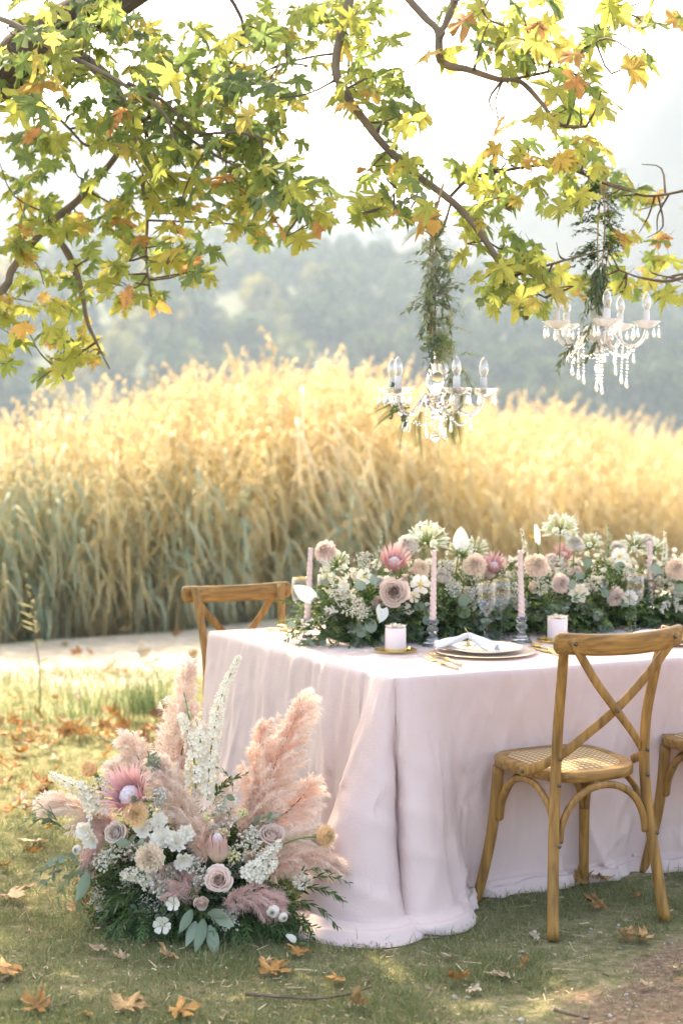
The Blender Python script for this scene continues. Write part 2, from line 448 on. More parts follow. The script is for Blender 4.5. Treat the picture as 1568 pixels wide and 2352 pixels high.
# lawn blades
def dirtmask(x, y):
    return 1.1 * x - .75 * (y - 4.05) + .9 * (vnoise(x, y, .28, 1) - .5) + .35 * (vnoise(x, y, .09, 5) - .5)
def under_cloth(x, y):
    dx, dy = x - .141, y - 4.727; a = (dx * .861 + dy * .509) / .9937; b = (dy * .914 - dx * .406) / .9937
    return ((a > -.03) & (b > -.0) & (b < 1.2)) | (np.hypot(dx, dy) < .235)
def blades(n, y0, y1, hgt, wid, rnd, pw=1.6, xpad=.25, tilt=.9, mask=True, xr=None):
    t = rs.rand(n); Yb = (y0 ** -pw + t * (y1 ** -pw - y0 ** -pw)) ** (-1 / pw)
    hw = Yb * (784 / 3700) + xpad
    Xb = (rs.rand(n) * 2 - 1) * hw if xr is None else xr[0] + rs.rand(n) * (xr[1] - xr[0])
    dm_ = dirtmask(Xb, Yb)
    keep = np.ones(n, bool)
    if mask: keep &= (dm_ + rs.normal(size=n) * .08 < .62) | (rs.rand(n) < .05)
    patch = vnoise(Xb, Yb, .12, 2) * .6 + vnoise(Xb, Yb, .45, 9) * .4
    keep &= ~under_cloth(Xb, Yb)
    keep &= rs.rand(n) < np.clip(.25 + 1.5 * patch, 0, 1)
    Xb, Yb, patch = Xb[keep], Yb[keep], patch[keep]; n = len(Xb)
    az = rs.rand(n) * 2 * math.pi; tl = rs.rand(n) ** .7 * tilt
    h = (hgt[0] + rs.rand(n) * (hgt[1] - hgt[0])) * (.6 + .8 * patch); wd = wid[0] + rs.rand(n) * (wid[1] - wid[0])
    base = np.stack([Xb, Yb, gz(Xb, Yb) - .002], axis=1)
    d = np.stack([np.cos(az) * np.sin(tl), np.sin(az) * np.sin(tl), np.cos(tl)], axis=1)
    tl2 = np.clip(tl + .5, 0, 1.5); d2 = np.stack([np.cos(az) * np.sin(tl2), np.sin(az) * np.sin(tl2), np.cos(tl2)], axis=1)
    sa = rs.rand(n) * 2 * math.pi; sd = np.stack([np.cos(sa), np.sin(sa), np.zeros(n)], axis=1) * wd[:, None] / 2
    m = base + d * (h * .55)[:, None]; tp = m + d2 * (h * .5)[:, None]
    v = np.stack([base - sd, base + sd, m + sd * .8, m - sd * .8, tp], axis=1).reshape(-1, 3)
    b = np.arange(n)[:, None] * 5
    l = np.concatenate([b + np.array([[0, 1, 2, 3]]), b + np.array([[3, 2, 4]])], axis=1).reshape(-1).astype(np.int32)
    t_ = np.tile(np.array([4, 3], dtype=np.int32), n)
    r_ = rnd(n, patch)
    return Tpl(v, l=l, t=t_, g=np.tile([0, 0, .55, .55, 1.], n), r=np.repeat(r_, 5))
def lawn_rnd(n, p):
    r_ = np.clip(.70 - .55 * p + rs.normal(size=n) * .14, 0, .78); s = rs.rand(n) < .13; r_[s] = .78 + .22 * rs.rand(s.sum()); return r_
obj('lawn_grass', blades(250000, 3.55, 8.2, (.012, .030), (.0015, .0030), lawn_rnd, pw=1.2, tilt=1.1), M_grass, kind='stuff', label='short green lawn grass around the table and chairs', cat='grass')
obj('lawn_tufts', blades(16000, 3.55, 8.0, (.030, .060), (.0018, .0034), lawn_rnd, pw=1.2, tilt=1.25), M_grass, kind='stuff', label='taller loose blades standing out of the short lawn', cat='grass')
M_rough = mat('rough_grass', ramp=[(0, L(.12, .18, .07)), (.5, L(.25, .27, .12)), (.8, L(.40, .37, .22)), (1, L(.50, .45, .33))], rough=.6, trans=.25)
def rough_rnd(n, p): return np.clip(.55 + rs.normal(size=n) * .22, 0, 1)
obj('rough_grass', blades(26000, 7.4, 9.6, (.03, .09), (.003, .006), rough_rnd, pw=-1, xpad=1.0, mask=False), M_rough, kind='stuff', label='pale rough grass between the leaf litter and the sandy path', cat='grass')

# straw and broken bits lying in the grass
def straw(n):
    Yb = (3.6 ** -1.2 + rs.rand(n) * (8 ** -1.2 - 3.6 ** -1.2)) ** (-1 / 1.2); Xb = (rs.rand(n) * 2 - 1) * (Yb * .212 + .2)
    a = rs.rand(n) * math.pi * 2; ln = .004 + rs.rand(n) ** 5 * .025; wd = .0008 + rs.rand(n) * .0013
    d = np.stack([np.cos(a), np.sin(a), rs.normal(size=n) * .15], axis=1) * ln[:, None]; s = np.stack([-np.sin(a), np.cos(a), rs.normal(size=n) * .5], axis=1) * wd[:, None]
    b = np.stack([Xb, Yb, gz(Xb, Yb) + .008 + rs.rand(n) * .012], axis=1)
    v = np.stack([b - d - s, b - d + s, b + d + s * .6, b + d - s * .6], axis=1).reshape(-1, 3)
    l = (np.arange(n)[:, None] * 4 + np.arange(4)[None]).reshape(-1).astype(np.int32)
    return Tpl(v, l=l, t=np.full(n, 4, dtype=np.int32), r=np.repeat(rs.rand(n), 4))
M_straw = mat('straw', ramp=[(0, L(.12, .08, .05)), (.35, L(.26, .18, .10)), (.7, L(.38, .30, .18)), (1, L(.55, .47, .33))], rough=.8)
obj('straw_litter', straw(6500), M_straw, kind='stuff', label='dry straw and bark crumbs scattered through the lawn', cat='litter')

# pebbles on the bare soil
def rock_tpl(seed):
    b = ball(1, 7, 5); r0 = np.random.RandomState(seed); b.v = b.v * (1 + .22 * r0.normal(size=(len(b.v), 1)) * .6) * np.array((1, .75, .5)); return b
pk = []
for s in range(4):
    n = 260; Yb = 3.6 + rs.rand(n) * 1.9; Xb = rs.rand(n) * 1.5 + .1
    k = dirtmask(Xb, Yb) > .55; Xb, Yb = Xb[k], Yb[k]; n = len(Xb)
    sz = .002 + rs.rand(n) ** 4 * .010
    Rm = np.array([rz(a) for a in rs.rand(n) * 6.28]) * sz[:, None, None]
    pk.append(many(rock_tpl(s), Rm, np.stack([Xb, Yb, gz(Xb, Yb) + sz * .2], axis=1), rs.rand(n)))
M_peb = mat('pebble', ramp=[(0, L(.17, .13, .10)), (.5, L(.30, .26, .22)), (1, L(.48, .44, .40))], rough=.8, noise=(90, .8, 1.15))
obj('pebbles', merge(pk), M_peb, kind='stuff', label='small grey pebbles on the bare soil at lower right', cat='pebbles')

# ------------------------------------------------------------------ hills and haze
def ridge(name, pts, Y0, depth, col, seed, front=.0):
    """a hill whose crest runs through picture points at distance Y0"""
    px = np.array([p[0] for p in pts], float); py = np.array([p[1] for p in pts], float)
    xw = np.linspace(-1.0, 1.0, 120) * Y0 * .95
    dx = 784 + xw / Y0 * 3700
    h = np.array([P(784, np.interp(a, px, py), Y0)[2] for a in dx])
    h = h * (1 + .05 * (vnoise(xw, xw * 0, Y0 * .03, seed) - .5)) + Y0 * .006 * (vnoise(xw, xw * 0, Y0 * .012, seed + 1) - .5)
    ts = np.linspace(-1, 1, 27); v = np.zeros((27, 120, 3))
    for i, t in enumerate(ts):
        prof = (1 - abs(t)) ** .8 if t < 0 else (1 - t) ** .8
        v[i, :, 0] = xw * (1 + .0 * t); v[i, :, 1] = Y0 + t * depth
        v[i, :, 2] = -1 + (h + 1) * prof * (1 + .12 * (vnoise(xw, xw * 0 + t * depth, Y0 * .06, seed + 2) - .5) * (abs(t) > .05))
    f = [(i * 120 + j, i * 120 + j + 1, (i + 1) * 120 + j + 1, (i + 1) * 120 + j) for i in range(26) for j in range(119)]
    o = obj(name, Tpl(v.reshape(-1, 3), f), mat(name + '_cover', col, .95, noise=(.03, .6, 1.3)), kind='structure')
    return v
ridge('mountain_left', [(-3000, 200), (0, 260), (450, 330), (720, 372), (850, 425), (1000, 500), (1200, 590), (1568, 700), (3000, 900)], 780, 180, (.020, .030, .024), 1)
ridge('mountain_right', [(-2000, 800), (500, 640), (900, 545), (1130, 450), (1380, 322), (1480, 180), (1568, 50), (1800, -140), (3200, -200)], 600, 150, (.022, .030, .026), 4)
hv = ridge('forest_hill', [(-3000, 700), (0, 650), (250, 610), (430, 585), (650, 578), (850, 600), (1000, 650), (1200, 700), (1568, 735), (3000, 800)], 430, 150, (.06, .08, .04), 7)

def canopy_blob(seed, conif=False):
    r0 = np.random.RandomState(seed); v = []; f = []; g = []
    for k in range(70):
        if conif:
            z = r0.rand(); rr = (1 - z) * .33 * (.6 + .5 * r0.rand()); a = r0.rand() * 6.28; c_ = np.array((rr * math.cos(a), rr * math.sin(a), z * 1.15)); s = .12 * (1.2 - z)
        else:
            d = nrm(r0.normal(size=3)); c_ = d * np.array((.42, .42, .45)) * (.75 + .3 * r0.rand()) + np.array((0, 0, .52)); s = .14
        n_ = r0.normal(size=3); a_ = nrm(np.cross(n_, (0, 0, 1))) * s; b_ = nrm(np.cross(n_, a_)) * s
        i = len(v); v += [c_ - a_, c_ + b_, c_ + a_, c_ - b_]; f.append((i, i + 1, i + 2, i + 3)); g += [c_[2]] * 4
    return Tpl(v, f, g=g)
M_forest = mat('forest_crowns', ramp=[(0, L(.025, .05, .025)), (.45, L(.06, .10, .035)), (.7, L(.20, .19, .05)), (1, L(.42, .32, .09))], rough=.9, trans=.3)
fb = []
hvx = hv[:14].reshape(-1, 3)
for k in range(10):
    n = 230; id_ = rs.randint(0, 13, n) ; jx = rs.rand(n) * 118; j0 = jx.astype(int)
    p0 = hv[id_, j0]; p1 = hv[id_, j0 + 1]; p2 = hv[id_ + 1, j0]; a = rs.rand(n)[:, None]; b = rs.rand(n)[:, None]
    ps = p0 + (p1 - p0) * a + (p2 - p0) * b
    ok = np.abs(ps[:, 0]) < 150; ps = ps[ok]; n = len(ps)
    conif = k % 3 == 0
    sz = (5 + rs.rand(n) * 5) * (1.4 if conif else 1)
    Rm = np.array([rz(q_) for q_ in rs.rand(n) * 6.28]) * sz[:, None, None]
    left = np.clip((40 - ps[:, 0]) / 110, 0, 1)  # crowns turn yellower and brighter leftwards: sunlight put into their colour
    rn = np.clip(rs.rand(n) * .5 + (0 if conif else .5 * left * rs.rand(n) + .15 * left), 0, 1) * (.5 if conif else 1)
    fb.append(many(canopy_blob(k, conif), Rm, ps - np.array((0, 0, .5)), rn))
obj('forest', merge(fb), M_forest, kind='stuff', label='hazy blue green forest covering the far hillside', cat='forest')

hz = bpy.data.materials.new('haze_air'); hz.use_nodes = True
hn = hz.node_tree; hn.nodes.remove(hn.nodes['Principled BSDF'])
pv = hn.nodes.new('ShaderNodeVolumePrincipled'); pv.inputs['Color'].default_value = (.60, .79, 1, 1); pv.inputs['Density'].default_value = .00068; pv.inputs['Anisotropy'].default_value = .25
hn.links.new(pv.outputs[0], hn.nodes['Material Output'].inputs['Volume'])
hb = np.array([(x, y, z) for z in (-2.2, 260) for x, y in ((-1150, -95), (1150, -95), (1150, 1350), (-1150, 1350))], float)
tag(obj('haze', Tpl(hb, [(3, 2, 1, 0), (4, 5, 6, 7), (0, 1, 5, 4), (1, 2, 6, 5), (2, 3, 7, 6), (3, 0, 4, 7)]), hz, smooth=False), kind='stuff', label='pale morning haze over the lake and hills', cat='haze')

# ------------------------------------------------------------------ reeds
def strip(path, wd, side, g0=0, g1=1):
    path = np.asarray(path); n = len(path); s = np.asarray(side)
    w_ = np.asarray(wd)[:, None] / 2
    v = np.stack([path - s * w_, path + s * w_], axis=1).reshape(-1, 3)
    f = [(2 * i, 2 * i + 1, 2 * i + 3, 2 * i + 2) for i in range(n - 1)]
    return Tpl(v, f, g=np.repeat(np.linspace(g0, g1, n), 2))
def reed_tpl(seed, lw=1.0):
    r0 = np.random.RandomState(seed); ts = []
    lean = .04 + .10 * r0.rand()
    pth = lambda t: np.array((lean * t * t, .05 * math.sin(seed + 2 * t) * t, t))
    ts.append(tube([pth(t) for t in np.linspace(0, 1, 5)], [.0035, .0030, .0015], 3, caps=False))
    for k in range(7):
        t0 = .36 + .60 * k / 7 + .04 * r0.rand(); p0 = pth(t0)
        az = r0.normal() * 1.1; d = np.array((math.cos(az), math.sin(az), 0)); ln = .13 + .13 * r0.rand()
        up = 1.1 - .5 * r0.rand()
        pts = [p0 + d * ln * s * (.55 + .45 * s) + np.array((0, 0, ln * (up * s - (1.5 + .4 * r0.rand()) * s * s))) for s in np.linspace(0, 1, 5)]
        tt = strip(pts, np.array([.003, .010, .009, .006, .001]) * lw, (-d[1], d[0], .2)); tt.r += r0.normal() * .07; ts.append(tt)
    pl = []
    for k in range(11):
        s = k / 11; c_ = pth(.93 + .1 * s) + np.array((.05 * s * s, 0, .03 * s)); d = nrm((r0.normal() * .5 + .6, r0.normal() * .5, .5 - .6 * r0.rand()))
        ln = .040 * (1 - .5 * s); pl.append(strip([c_, c_ + d * ln * .6, c_ + d * ln + np.array((0, 0, -.02))], [.004, .012, .002], nrm(np.cross(d, (0, 1, .3)))).mat(1))
    return merge(ts + pl)
rparts = []
for s in range(10):
    n = 950; u = rs.rand(n) ** 1.25
    Xr = -5.5 + rs.rand(n) * 15.5
    Yr = shore(Xr) - .1 + u * 4.2 + rs.normal(size=n) * .12
    dx = 784 + Xr / Yr * 3700
    h = np.interp(dx, [-900, 0, 200, 400, 620, 850, 1000, 1250, 1568, 2600], [1.38, 1.50, 1.64, 1.80, 1.87, 1.78, 1.66, 1.52, 1.40, 1.38]) * (1 + .085 * rs.normal(size=n) + .05 * np.abs(rs.normal(size=n))) + .45 * (vnoise(Xr, Yr, .6, 4) - .5)
    h = h * (.93 + .05 * u)
    base = np.stack([Xr, Yr, np.full(n, -.3)], axis=1)
    rn = np.clip(np.interp(dx, [-500, 100, 500, 800, 1568], [.20, .28, .55, .68, .72]) + .17 * rs.normal(size=n) + .35 * (vnoise(Xr, Yr, .5, 8) - .5), 0, 1)
    Rm = np.array([rz(a) @ ry(b) @ rx(c_) for a, b, c_ in zip(rs.normal(size=n) * 1.5, rs.normal(size=n) * .06, rs.normal(size=n) * .06)]) * h[:, None, None]
    rparts.append(many(reed_tpl(s), Rm, base, rn))
for s in range(4):
    n = 52; Xr = -4.2 + rs.rand(n) * 4.4; Yr = shore(Xr) - .12 + rs.rand(n) * .5
    k = vnoise(Xr, Xr * 0, .45, 21) > .40; Xr, Yr = Xr[k], Yr[k]; n = len(Xr)
    Rm = np.array([rz(a) @ ry(b) @ rx(c_) for a, b, c_ in zip(rs.normal(size=n) * .35, .22 + rs.normal(size=n) * .18, rs.normal(size=n) * .1)]) * (1.05 + .5 * rs.rand(n))[:, None, None]
    rparts.append(many(reed_tpl(40 + s, 2.3), Rm, np.stack([Xr, Yr, np.full(n, -.25)], axis=1), np.clip(.04 + .3 * rs.rand(n), 0, 1)))
# bent and fallen stems near the water line
for s in range(2):
    n = 130; Xr = -5 + rs.rand(n) * 9; Yr = shore(Xr) - .1 + rs.rand(n) * .8
    Rm = np.array([rz(a) @ ry(b) for a, b in zip(rs.rand(n) * 6.28, rs.rand(n) * .9 + .2)]) * (1.0 + .6 * rs.rand(n))[:, None, None]
    rparts.append(many(tube([(0, 0, 0), (.03, 0, .5), (.15, 0, 1)], [.004, .002], 3, caps=False), Rm, np.stack([Xr, Yr, np.full(n, -.2)], axis=1), .5 + .4 * rs.rand(n)))
obj('reed_bed', merge(rparts), [M_reed, M_plume], kind='stuff', label='tall golden reed bed standing along the lake shore', cat='reeds')

# ================================================================== LEAVES AND THE PLANE TREE
LH = [(0, 0), (.08, -.04), (.21, -.13), (.33, -.05), (.48, -.04), (.36, .08), (.23, .145), (.39, .19), (.53, .22), (.60, .32), (.83, .48), (.60, .475), (.50, .57), (.35, .46), (.175, .41), (.22, .55), (.37, .66), (.225, .70), (.245, .83), (.11, .85), (0, 1.08)]
def plane_leaf(seed=0, droop=.3, curl=0.0, petiole=.45, narrow=1.0):
    r0 = np.random.RandomState(seed)
    half = np.array(LH); jit = 1 + .13 * r0.normal(size=len(half)); half = half * jit[:, None]; half[0] = 0; half[-1, 0] = 0
    left = half[1:-1][::-1] * np.array((-1, 1)) * (1 + .06 * r0.normal(size=(len(half) - 2, 1)))
    out = np.vstack([half, left]); cen = np.array([(0, .28)])
    pts = np.vstack([cen, out]); x, y = pts[:, 0] * narrow, pts[:, 1]
    rr = np.sqrt(x ** 2 + (y - .25) ** 2)
    z = -droop * rr ** 2 + .16 * np.abs(x) * (1 - curl) + curl * .9 * rr ** 2 + .05 * np.sin(7 * x + seed) + .05 * r0.normal(size=len(x)) * (rr > .3)
    v = np.stack([x, y, z], axis=1); n = len(out)
    f = [(0, 1 + i, 1 + (i + 1) % n) for i in range(n)]
    lf = Tpl(v, f, g=np.clip(rr, 0, 1))
    if petiole:
        st = tube([(0, 0, z[1]), (0, -petiole * .5, .03), (0, -petiole, .12)], [.012, .010], 3, caps=False); st.m[:] = 1
        return merge([lf, st])
    return lf

# --- fallen leaves one can pick out
def ga(x, y): return ((x / 2.24) * .9406, (1950 + y / 2.24) * .9406)
def gb(x, y): return ((600 + x / 1.4695) * .9406, (2050 + y / 1.4695) * .9406)
def gc(x, y): return (x / 3.136 * .9406, (1500 + y / 3.136) * .9406)
FALL = [
 (ga(60, 55), .13, .40, 'curl', 'large orange brown plane leaf curled on the lawn at the left edge'),
 (ga(232, 268), .12, .80, 'flat', 'pale tan plane leaf lying flat left of the floral arrangement'),
 (ga(165, 328), .07, .50, 'curl', 'small yellow leaf just below the pale tan leaf'),
 (ga(8, 405), .06, .35, 'curl', 'small rust leaf cut by the left edge above the big tan leaf'),
 (ga(45, 560), .15, .72, 'flat', 'big tan plane leaf with raised lobes at the left edge'),
 (ga(495, 550), .10, .47, 'stand', 'bright orange yellow leaf standing upright by the arrangement'),
 (ga(462, 648), .10, .25, 'curl', 'brown rolled leaf below the bright upright orange leaf'),
 (ga(655, 690), .06, .28, 'curl', 'small brown curled leaf below the white bud of the arrangement'),
 (ga(85, 1000), .16, .38, 'flat', 'largest orange brown plane leaf in the lower left corner'),
 (ga(578, 868), .08, .82, 'flat', 'pale cream leaf lying in grass below the arrangement'),
 (ga(662, 908), .06, .78, 'flat', 'small sandy leaf right beside the pale cream leaf'),
 (ga(950, 900), .09, .66, 'curl', 'tan orange folded leaf in front of the arrangement'),
 (ga(245, 1192), .10, .40, 'curl', 'orange leaf at the bottom edge on the left'),
 (ga(670, 1200), .12, .62, 'flat', 'pale orange pointed leaf at the bottom edge'),
 (ga(950, 1222), .11, .50, 'flat', 'yellow orange leaf cut by the bottom edge'),
 (ga(500, 1222), .05, .45, 'flat', 'small orange leaf cut by the bottom edge between two larger ones'),
 (ga(180, 35), .08, .36, 'curl', 'thin orange leaf left of the low pampas plume'),
 (ga(95, 630), .03, .75, 'flat', 'tiny tan leaf right of the big tan leaf'),
 (gb(182, 432), .08, .45, 'flat', 'rust and cream leaf beside the white petals at the cloth corner'),
 (gb(80, 505), .11, .42, 'flat', 'orange leaf lying under a twig in front of the cloth'),
 (gb(66, 462), .05, .70, 'flat', 'small tan leaf above the orange leaf under the twig'),
 (gb(350, 525), .08, .40, 'flat', 'rust orange leaf in the grass in front of the cloth fold'),
 (gb(408, 612), .07, .62, 'stand', 'yellow tan pointed leaf near the bottom edge in the middle'),
 (gb(740, 522), .08, .42, 'curl', 'orange curled leaf in the middle of the front lawn'),
 (gb(745, 432), .07, .92, 'flat', 'pale grey cream leaf lying below the cloth hem'),
 (gb(800, 556), .06, .95, 'flat', 'grey white leaf right of the orange curled leaf'),
 (gb(940, 508), .08, .80, 'flat', 'pale yellow leaf at the edge of the bare soil'),
 (gb(992, 470), .06, .36, 'stand', 'small bright orange leaf curled up beside the pale yellow leaf'),
 (gb(1048, 362), .05, 1.0, 'curl', 'white bleached leaf left of the near chair foot'),
 (gb(1365, 366), .06, .62, 'stand', 'small yellow tan leaf standing left of the largest soil leaf'),
 (gb(1440, 372), .13, .58, 'flat', 'large yellow brown leaf on the soil below the right chair leg'),
 (gb(1450, 545), .06, .80, 'flat', 'tan leaf lying on the bare soil in the lower right corner'),
 (gb(1552, 470), .06, .85, 'flat', 'pale leaf on the soil cut by the right edge'),
 (gb(1285, 158), .15, .60, 'flat', 'big pale brown leaf leaning against the cloth hem behind the chair'),
 (gb(1200, 168), .08, .46, 'stand', 'orange curled leaf against the hem right of the near chair leg'),
 (gb(1280, 248), .10, .28, 'curl', 'brown crumpled leaf on the grass under the near chair'),
 (gb(1405, 215), .05, .30, 'flat', 'small brown leaf near the right rear chair foot'),
 (gc(150, 1025), .11, .38, 'curl', 'orange brown leaf on the lawn above the arrangement left of the band'),
 (gc(395, 1070), .08, .85, 'flat', 'cream leaf on the lawn behind the yellow carnation'),
 (gc(800, 1060), .11, .60, 'stand', 'slender orange tan leaf left of the small upright plume'),
 (gc(205, 1285), .07, .52, 'curl', 'yellow leaf left of the white larkspur'),
 (gc(320, 1310), .11, .55, 'flat', 'tan and orange long leaf left of the white larkspur'),
 (gc(30, 1265), .09, .35, 'curl', 'orange leaf on the lawn at the left edge above the big curled one'),
 (gc(35, 1060), .09, .45, 'curl', 'orange tan leaf at the left edge below the leaf band'),
 (gc(430, 1155), .05, .35, 'stand', 'small rust leaf standing in the lawn behind the arrangement'),
 (gc(260, 1460), .11, .40, 'curl', 'rolled brown orange leaf beside the left end of the low plume'),
]
for i, (xy, sz, rn, st, lab) in enumerate(FALL):
    p = G(*xy); p[2] = gz(p[0], p[1]) + .012
    curl = {'flat': .12, 'curl': .55, 'stand': .75}[st]
    t = plane_leaf(100 + i, .1, curl, .35 if sz > .08 else .15, .9)
    tilt = {'flat': rx(.18) @ ry(.15), 'curl': rx(.3) @ ry(-.35), 'stand': rx(.9)}[st]
    M = rz(rs.rand() * 6.28) @ tilt
    t.v[:, 2] += .10 * np.sin(9 * t.v[:, 0] + i) * np.cos(7 * t.v[:, 1] + 2 * i) * (1 if st != 'flat' else .5)
    t = t.tr(M, sc=sz * .66, dr=rn); zmin = t.v[:, 2].min()
    t.v[:, 2] -= zmin + (.0 if st != 'stand' else .004)
    me = mesh('fallen_leaf', t, [M_dry, M_twig])
    o = obj('fallen_leaf', None, None, me=me, label=lab, cat='leaf', group='fallen plane leaves lying on the lawn'); o.location = p
# band of litter
def litter(n, xr, yf, zr, sz, rn):
    Xl = xr[0] + rs.rand(n) * (xr[1] - xr[0]); Yl = yf(n, Xl)
    Rm = np.array([rz(a) @ rx(b) @ ry(c_) for a, b, c_ in zip(rs.rand(n) * 6.28, rs.normal(size=n) * .5, rs.normal(size=n) * .5)]) * (sz[0] + rs.rand(n) * (sz[1] - sz[0]))[:, None, None]
    return Rm, np.stack([Xl, Yl, gz(Xl, Yl) + zr * rs.rand(n) + .02], axis=1), rn(n)
lt = []
for s in range(6):
    a = litter(75, (-3.2, 3.0), lambda n, x: 7.75 + .13 * x + rs.normal(size=n) * .20, .05, (.035, .08), lambda n: np.clip(.1 + rs.rand(n) * .85, 0, 1))
    lt.append(many(plane_leaf(300 + s, .1, .5, .3), *a))
    a = litter(26, (-3, 3.5), lambda n, x: 5.2 + rs.rand(n) * 2.4, .01, (.03, .085), lambda n: rs.rand(n))
    lt.append(many(plane_leaf(320 + s, .1, .45, .3), *a))
    a = litter(16, (-3, 3.5), lambda n, x: 8.3 + rs.rand(n) * 3, .01, (.05, .09), lambda n: rs.rand(n))
    lt.append(many(plane_leaf(340 + s, .1, .45, .3), *a))
obj('leaf_litter', merge(lt), [M_dry, M_twig], kind='stuff', label='band of orange and tan leaf litter across the lawn behind', cat='leaves')

# twigs on the lawn
def stick(name, pts, r, lab, m=None):
    pts = [np.array((G(*p)[0], G(*p)[1], 0)) for p in pts]; pts = [p + np.array((0, 0, gz(p[0], p[1]) + .014)) for p in pts]
    b = pts[0].copy(); t = tube([p - b for p in pts], [r, r * .5], 6, n=14)
    t.v += rs.normal(size=t.v.shape) * r * .12
    o = obj(name, t, m or M_twig, label=lab, cat='twig'); o.location = b
stick('fallen_twig', [gb(0, 578), gb(120, 585), gb(260, 590), gb(380, 570), gb(450, 545)], .005, 'long grey brown twig lying in the grass near the bottom edge')
stick('fallen_twig', [gb(640, 357), gb(720, 360), gb(800, 345)], .003, 'thin straw coloured twig below the cloth hem', M_straw)
stick('fallen_twig', [gb(75, 480), gb(140, 484)], .005, 'short grey stick across the orange leaf')
stick('fallen_twig', [gb(1105, 630), gb(1160, 645), gb(1230, 661)], .005, 'grey twig on the bare soil at the bottom edge')
stick('fallen_twig', [ga(130, 600), ga(150, 660), ga(168, 712)], .003, 'pale straight straw stalk left of the rolled brown leaf', M_straw)
stick('fallen_twig', [gc(760, 880), gc(840, 930), gc(960, 965)], .006, 'pale bent stick on the lawn below the leaf band', M_straw)

# tuft of long grass and the tall weeds
def tuft(n, c, sp, h, rnlo, rnhi, lean=.35, wd=.006):
    out = []
    for k in range(n):
        b = np.array((c[0] + rs.normal() * sp, c[1] + rs.normal() * sp * .6, .0)); a = rs.rand() * 6.28; hh = h * (.45 + .6 * rs.rand()); ln = lean * rs.rand()
        d = np.array((math.cos(a), math.sin(a), 0)) * ln * hh
        pts = [b + d * s * s + np.array((0, 0, hh * (s - .15 * s * s * ln * 3))) for s in np.linspace(0, 1, 5)]
        t = strip(pts, np.array([1, .95, .8, .5, .08]) * wd, (-math.sin(a), math.cos(a), 0)); t.r += rnlo + (rnhi - rnlo) * rs.rand(); out.append(t)
    return merge(out)
M_tuft = mat('tuft_blade', ramp=[(0, L(.05, .10, .04)), (.5, L(.14, .22, .10)), (1, L(.45, .42, .22))], rough=.6, trans=.4)
for (x, y, sp, h, n, lab) in [(330, 1640, .09, .28, 200, 'dark green tuft of long grass in the leaf band right of centre'), (225, 1640, .14, .26, 70, 'sparser green grass tuft left of the dark one'), (110, 1655, .2, .15, 60, 'low yellow green grass tuft near the left edge')]:
    p = G(x, y); p[2] = gz(p[0], p[1]); o = empty('grass_tuft', p, lab, 'grass', 'grass tufts in the leaf band')
    obj('blades', tuft(n, p, sp, h, 0, .7, .8, .0038), M_tuft, o, kind='stuff')
p = G(92, 1640)
wd_ = empty('tall_weed', p, 'thin yellow seeding weed rising before the reeds at left', 'weed')
obj('stem', tube([p, p + (.0, 0, .25), p + (-.04, 0, .5), p + (-.06, 0, .70)], [.0035, .0015], 5, n=12), M_straw, wd_)
sd = []
for k in range(36):
    s = .35 + .65 * rs.rand(); c_ = p + np.array((-.06 * s * s, 0, .70 * s)) + rs.normal(size=3) * .018 * (1.3 - s); sd.append(octa(.006).tr(t=c_))
for k in range(8):
    s = .25 + .5 * rs.rand(); c_ = p + np.array((-.05 * s * s, 0, .78 * s)); a = rs.rand() * 6.28; d = np.array((math.cos(a), math.sin(a) * .3, .3)) * .09; sd.append(strip([c_, c_ + d * .5, c_ + d], [.004, .010, .002], (0, .3, 1)))
obj('seed_heads', merge(sd), mat('seed', (.50, .47, .25), .8, trans=.2), wd_, kind='stuff')

# ------------------------------------------------------------------ plane tree
tree_loc = (-4.6, 6.4, 0)
tree = empty('plane_tree', tree_loc, 'old plane tree whose limb and leafy branches hang over the table', 'tree')
def limb(name, pts, r, seg=10, n=None, wob=.12, mt=None):
    pts = [np.asarray(p) for p in pts]; n = n or len(pts) * 6
    t = tube(pts, r, seg, n=n); c_ = np.repeat(spline(pts, n), seg, axis=0)
    t.v[:n * seg] = c_ + (t.v[:n * seg] - c_) * (1 + wob * (vnoise(np.arange(n * seg) % seg * 1.0, np.arange(n * seg) // seg * .6, 1.7, int(r[0] * 999)) - .5) * 2)[:, None]
    return obj(name, t, mt or M_bark, tree)
T0 = np.array(tree_loc)
limb('trunk', [T0 + (.15, 0, -.1), T0 + (.05, 0, .6), T0 + (.1, -.05, 1.6), T0 + (.5, -.1, 2.5), T0 + (.9, -.2, 3.6), T0 + (1.2, -.2, 5.2)], [.42, .33, .30, .28, .24, .14], 18)
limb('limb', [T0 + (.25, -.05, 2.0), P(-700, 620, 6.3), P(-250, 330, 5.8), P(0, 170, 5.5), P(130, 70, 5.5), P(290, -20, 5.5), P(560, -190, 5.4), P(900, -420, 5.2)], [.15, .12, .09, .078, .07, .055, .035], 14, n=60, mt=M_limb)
limb('limb', [T0 + (.6, -.1, 2.9), T0 + (1.8, -.6, 3.9), T0 + (3.6, -1.0, 4.2), T0 + (5.2, -1.2, 4.1), T0 + (6.6, -1.4, 4.2)], [.14, .09, .04], 10, n=30)
limb('limb', [T0 + (.9, -.2, 3.6), T0 + (2.2, .8, 4.4), T0 + (4.5, 1.6, 4.9), T0 + (6.8, 2.0, 5.2)], [.14, .08, .03], 10, n=30)
BR = []   # branch polylines for attaching twigs
def branch(pts, Y, r, Y1=None):
    Y1 = Y if Y1 is None else Y1
    w3 = [P(x, y, Y + (Y1 - Y) * i / max(1, len(pts) - 1)) for i, (x, y) in enumerate(pts)]
    r = [q * .8 for q in r]; limb('branch', w3, r, 7, n=len(pts) * 4, wob=.25, mt=M_bark if r[0] > .0095 else M_twig); BR.append((spline(w3, 30)))
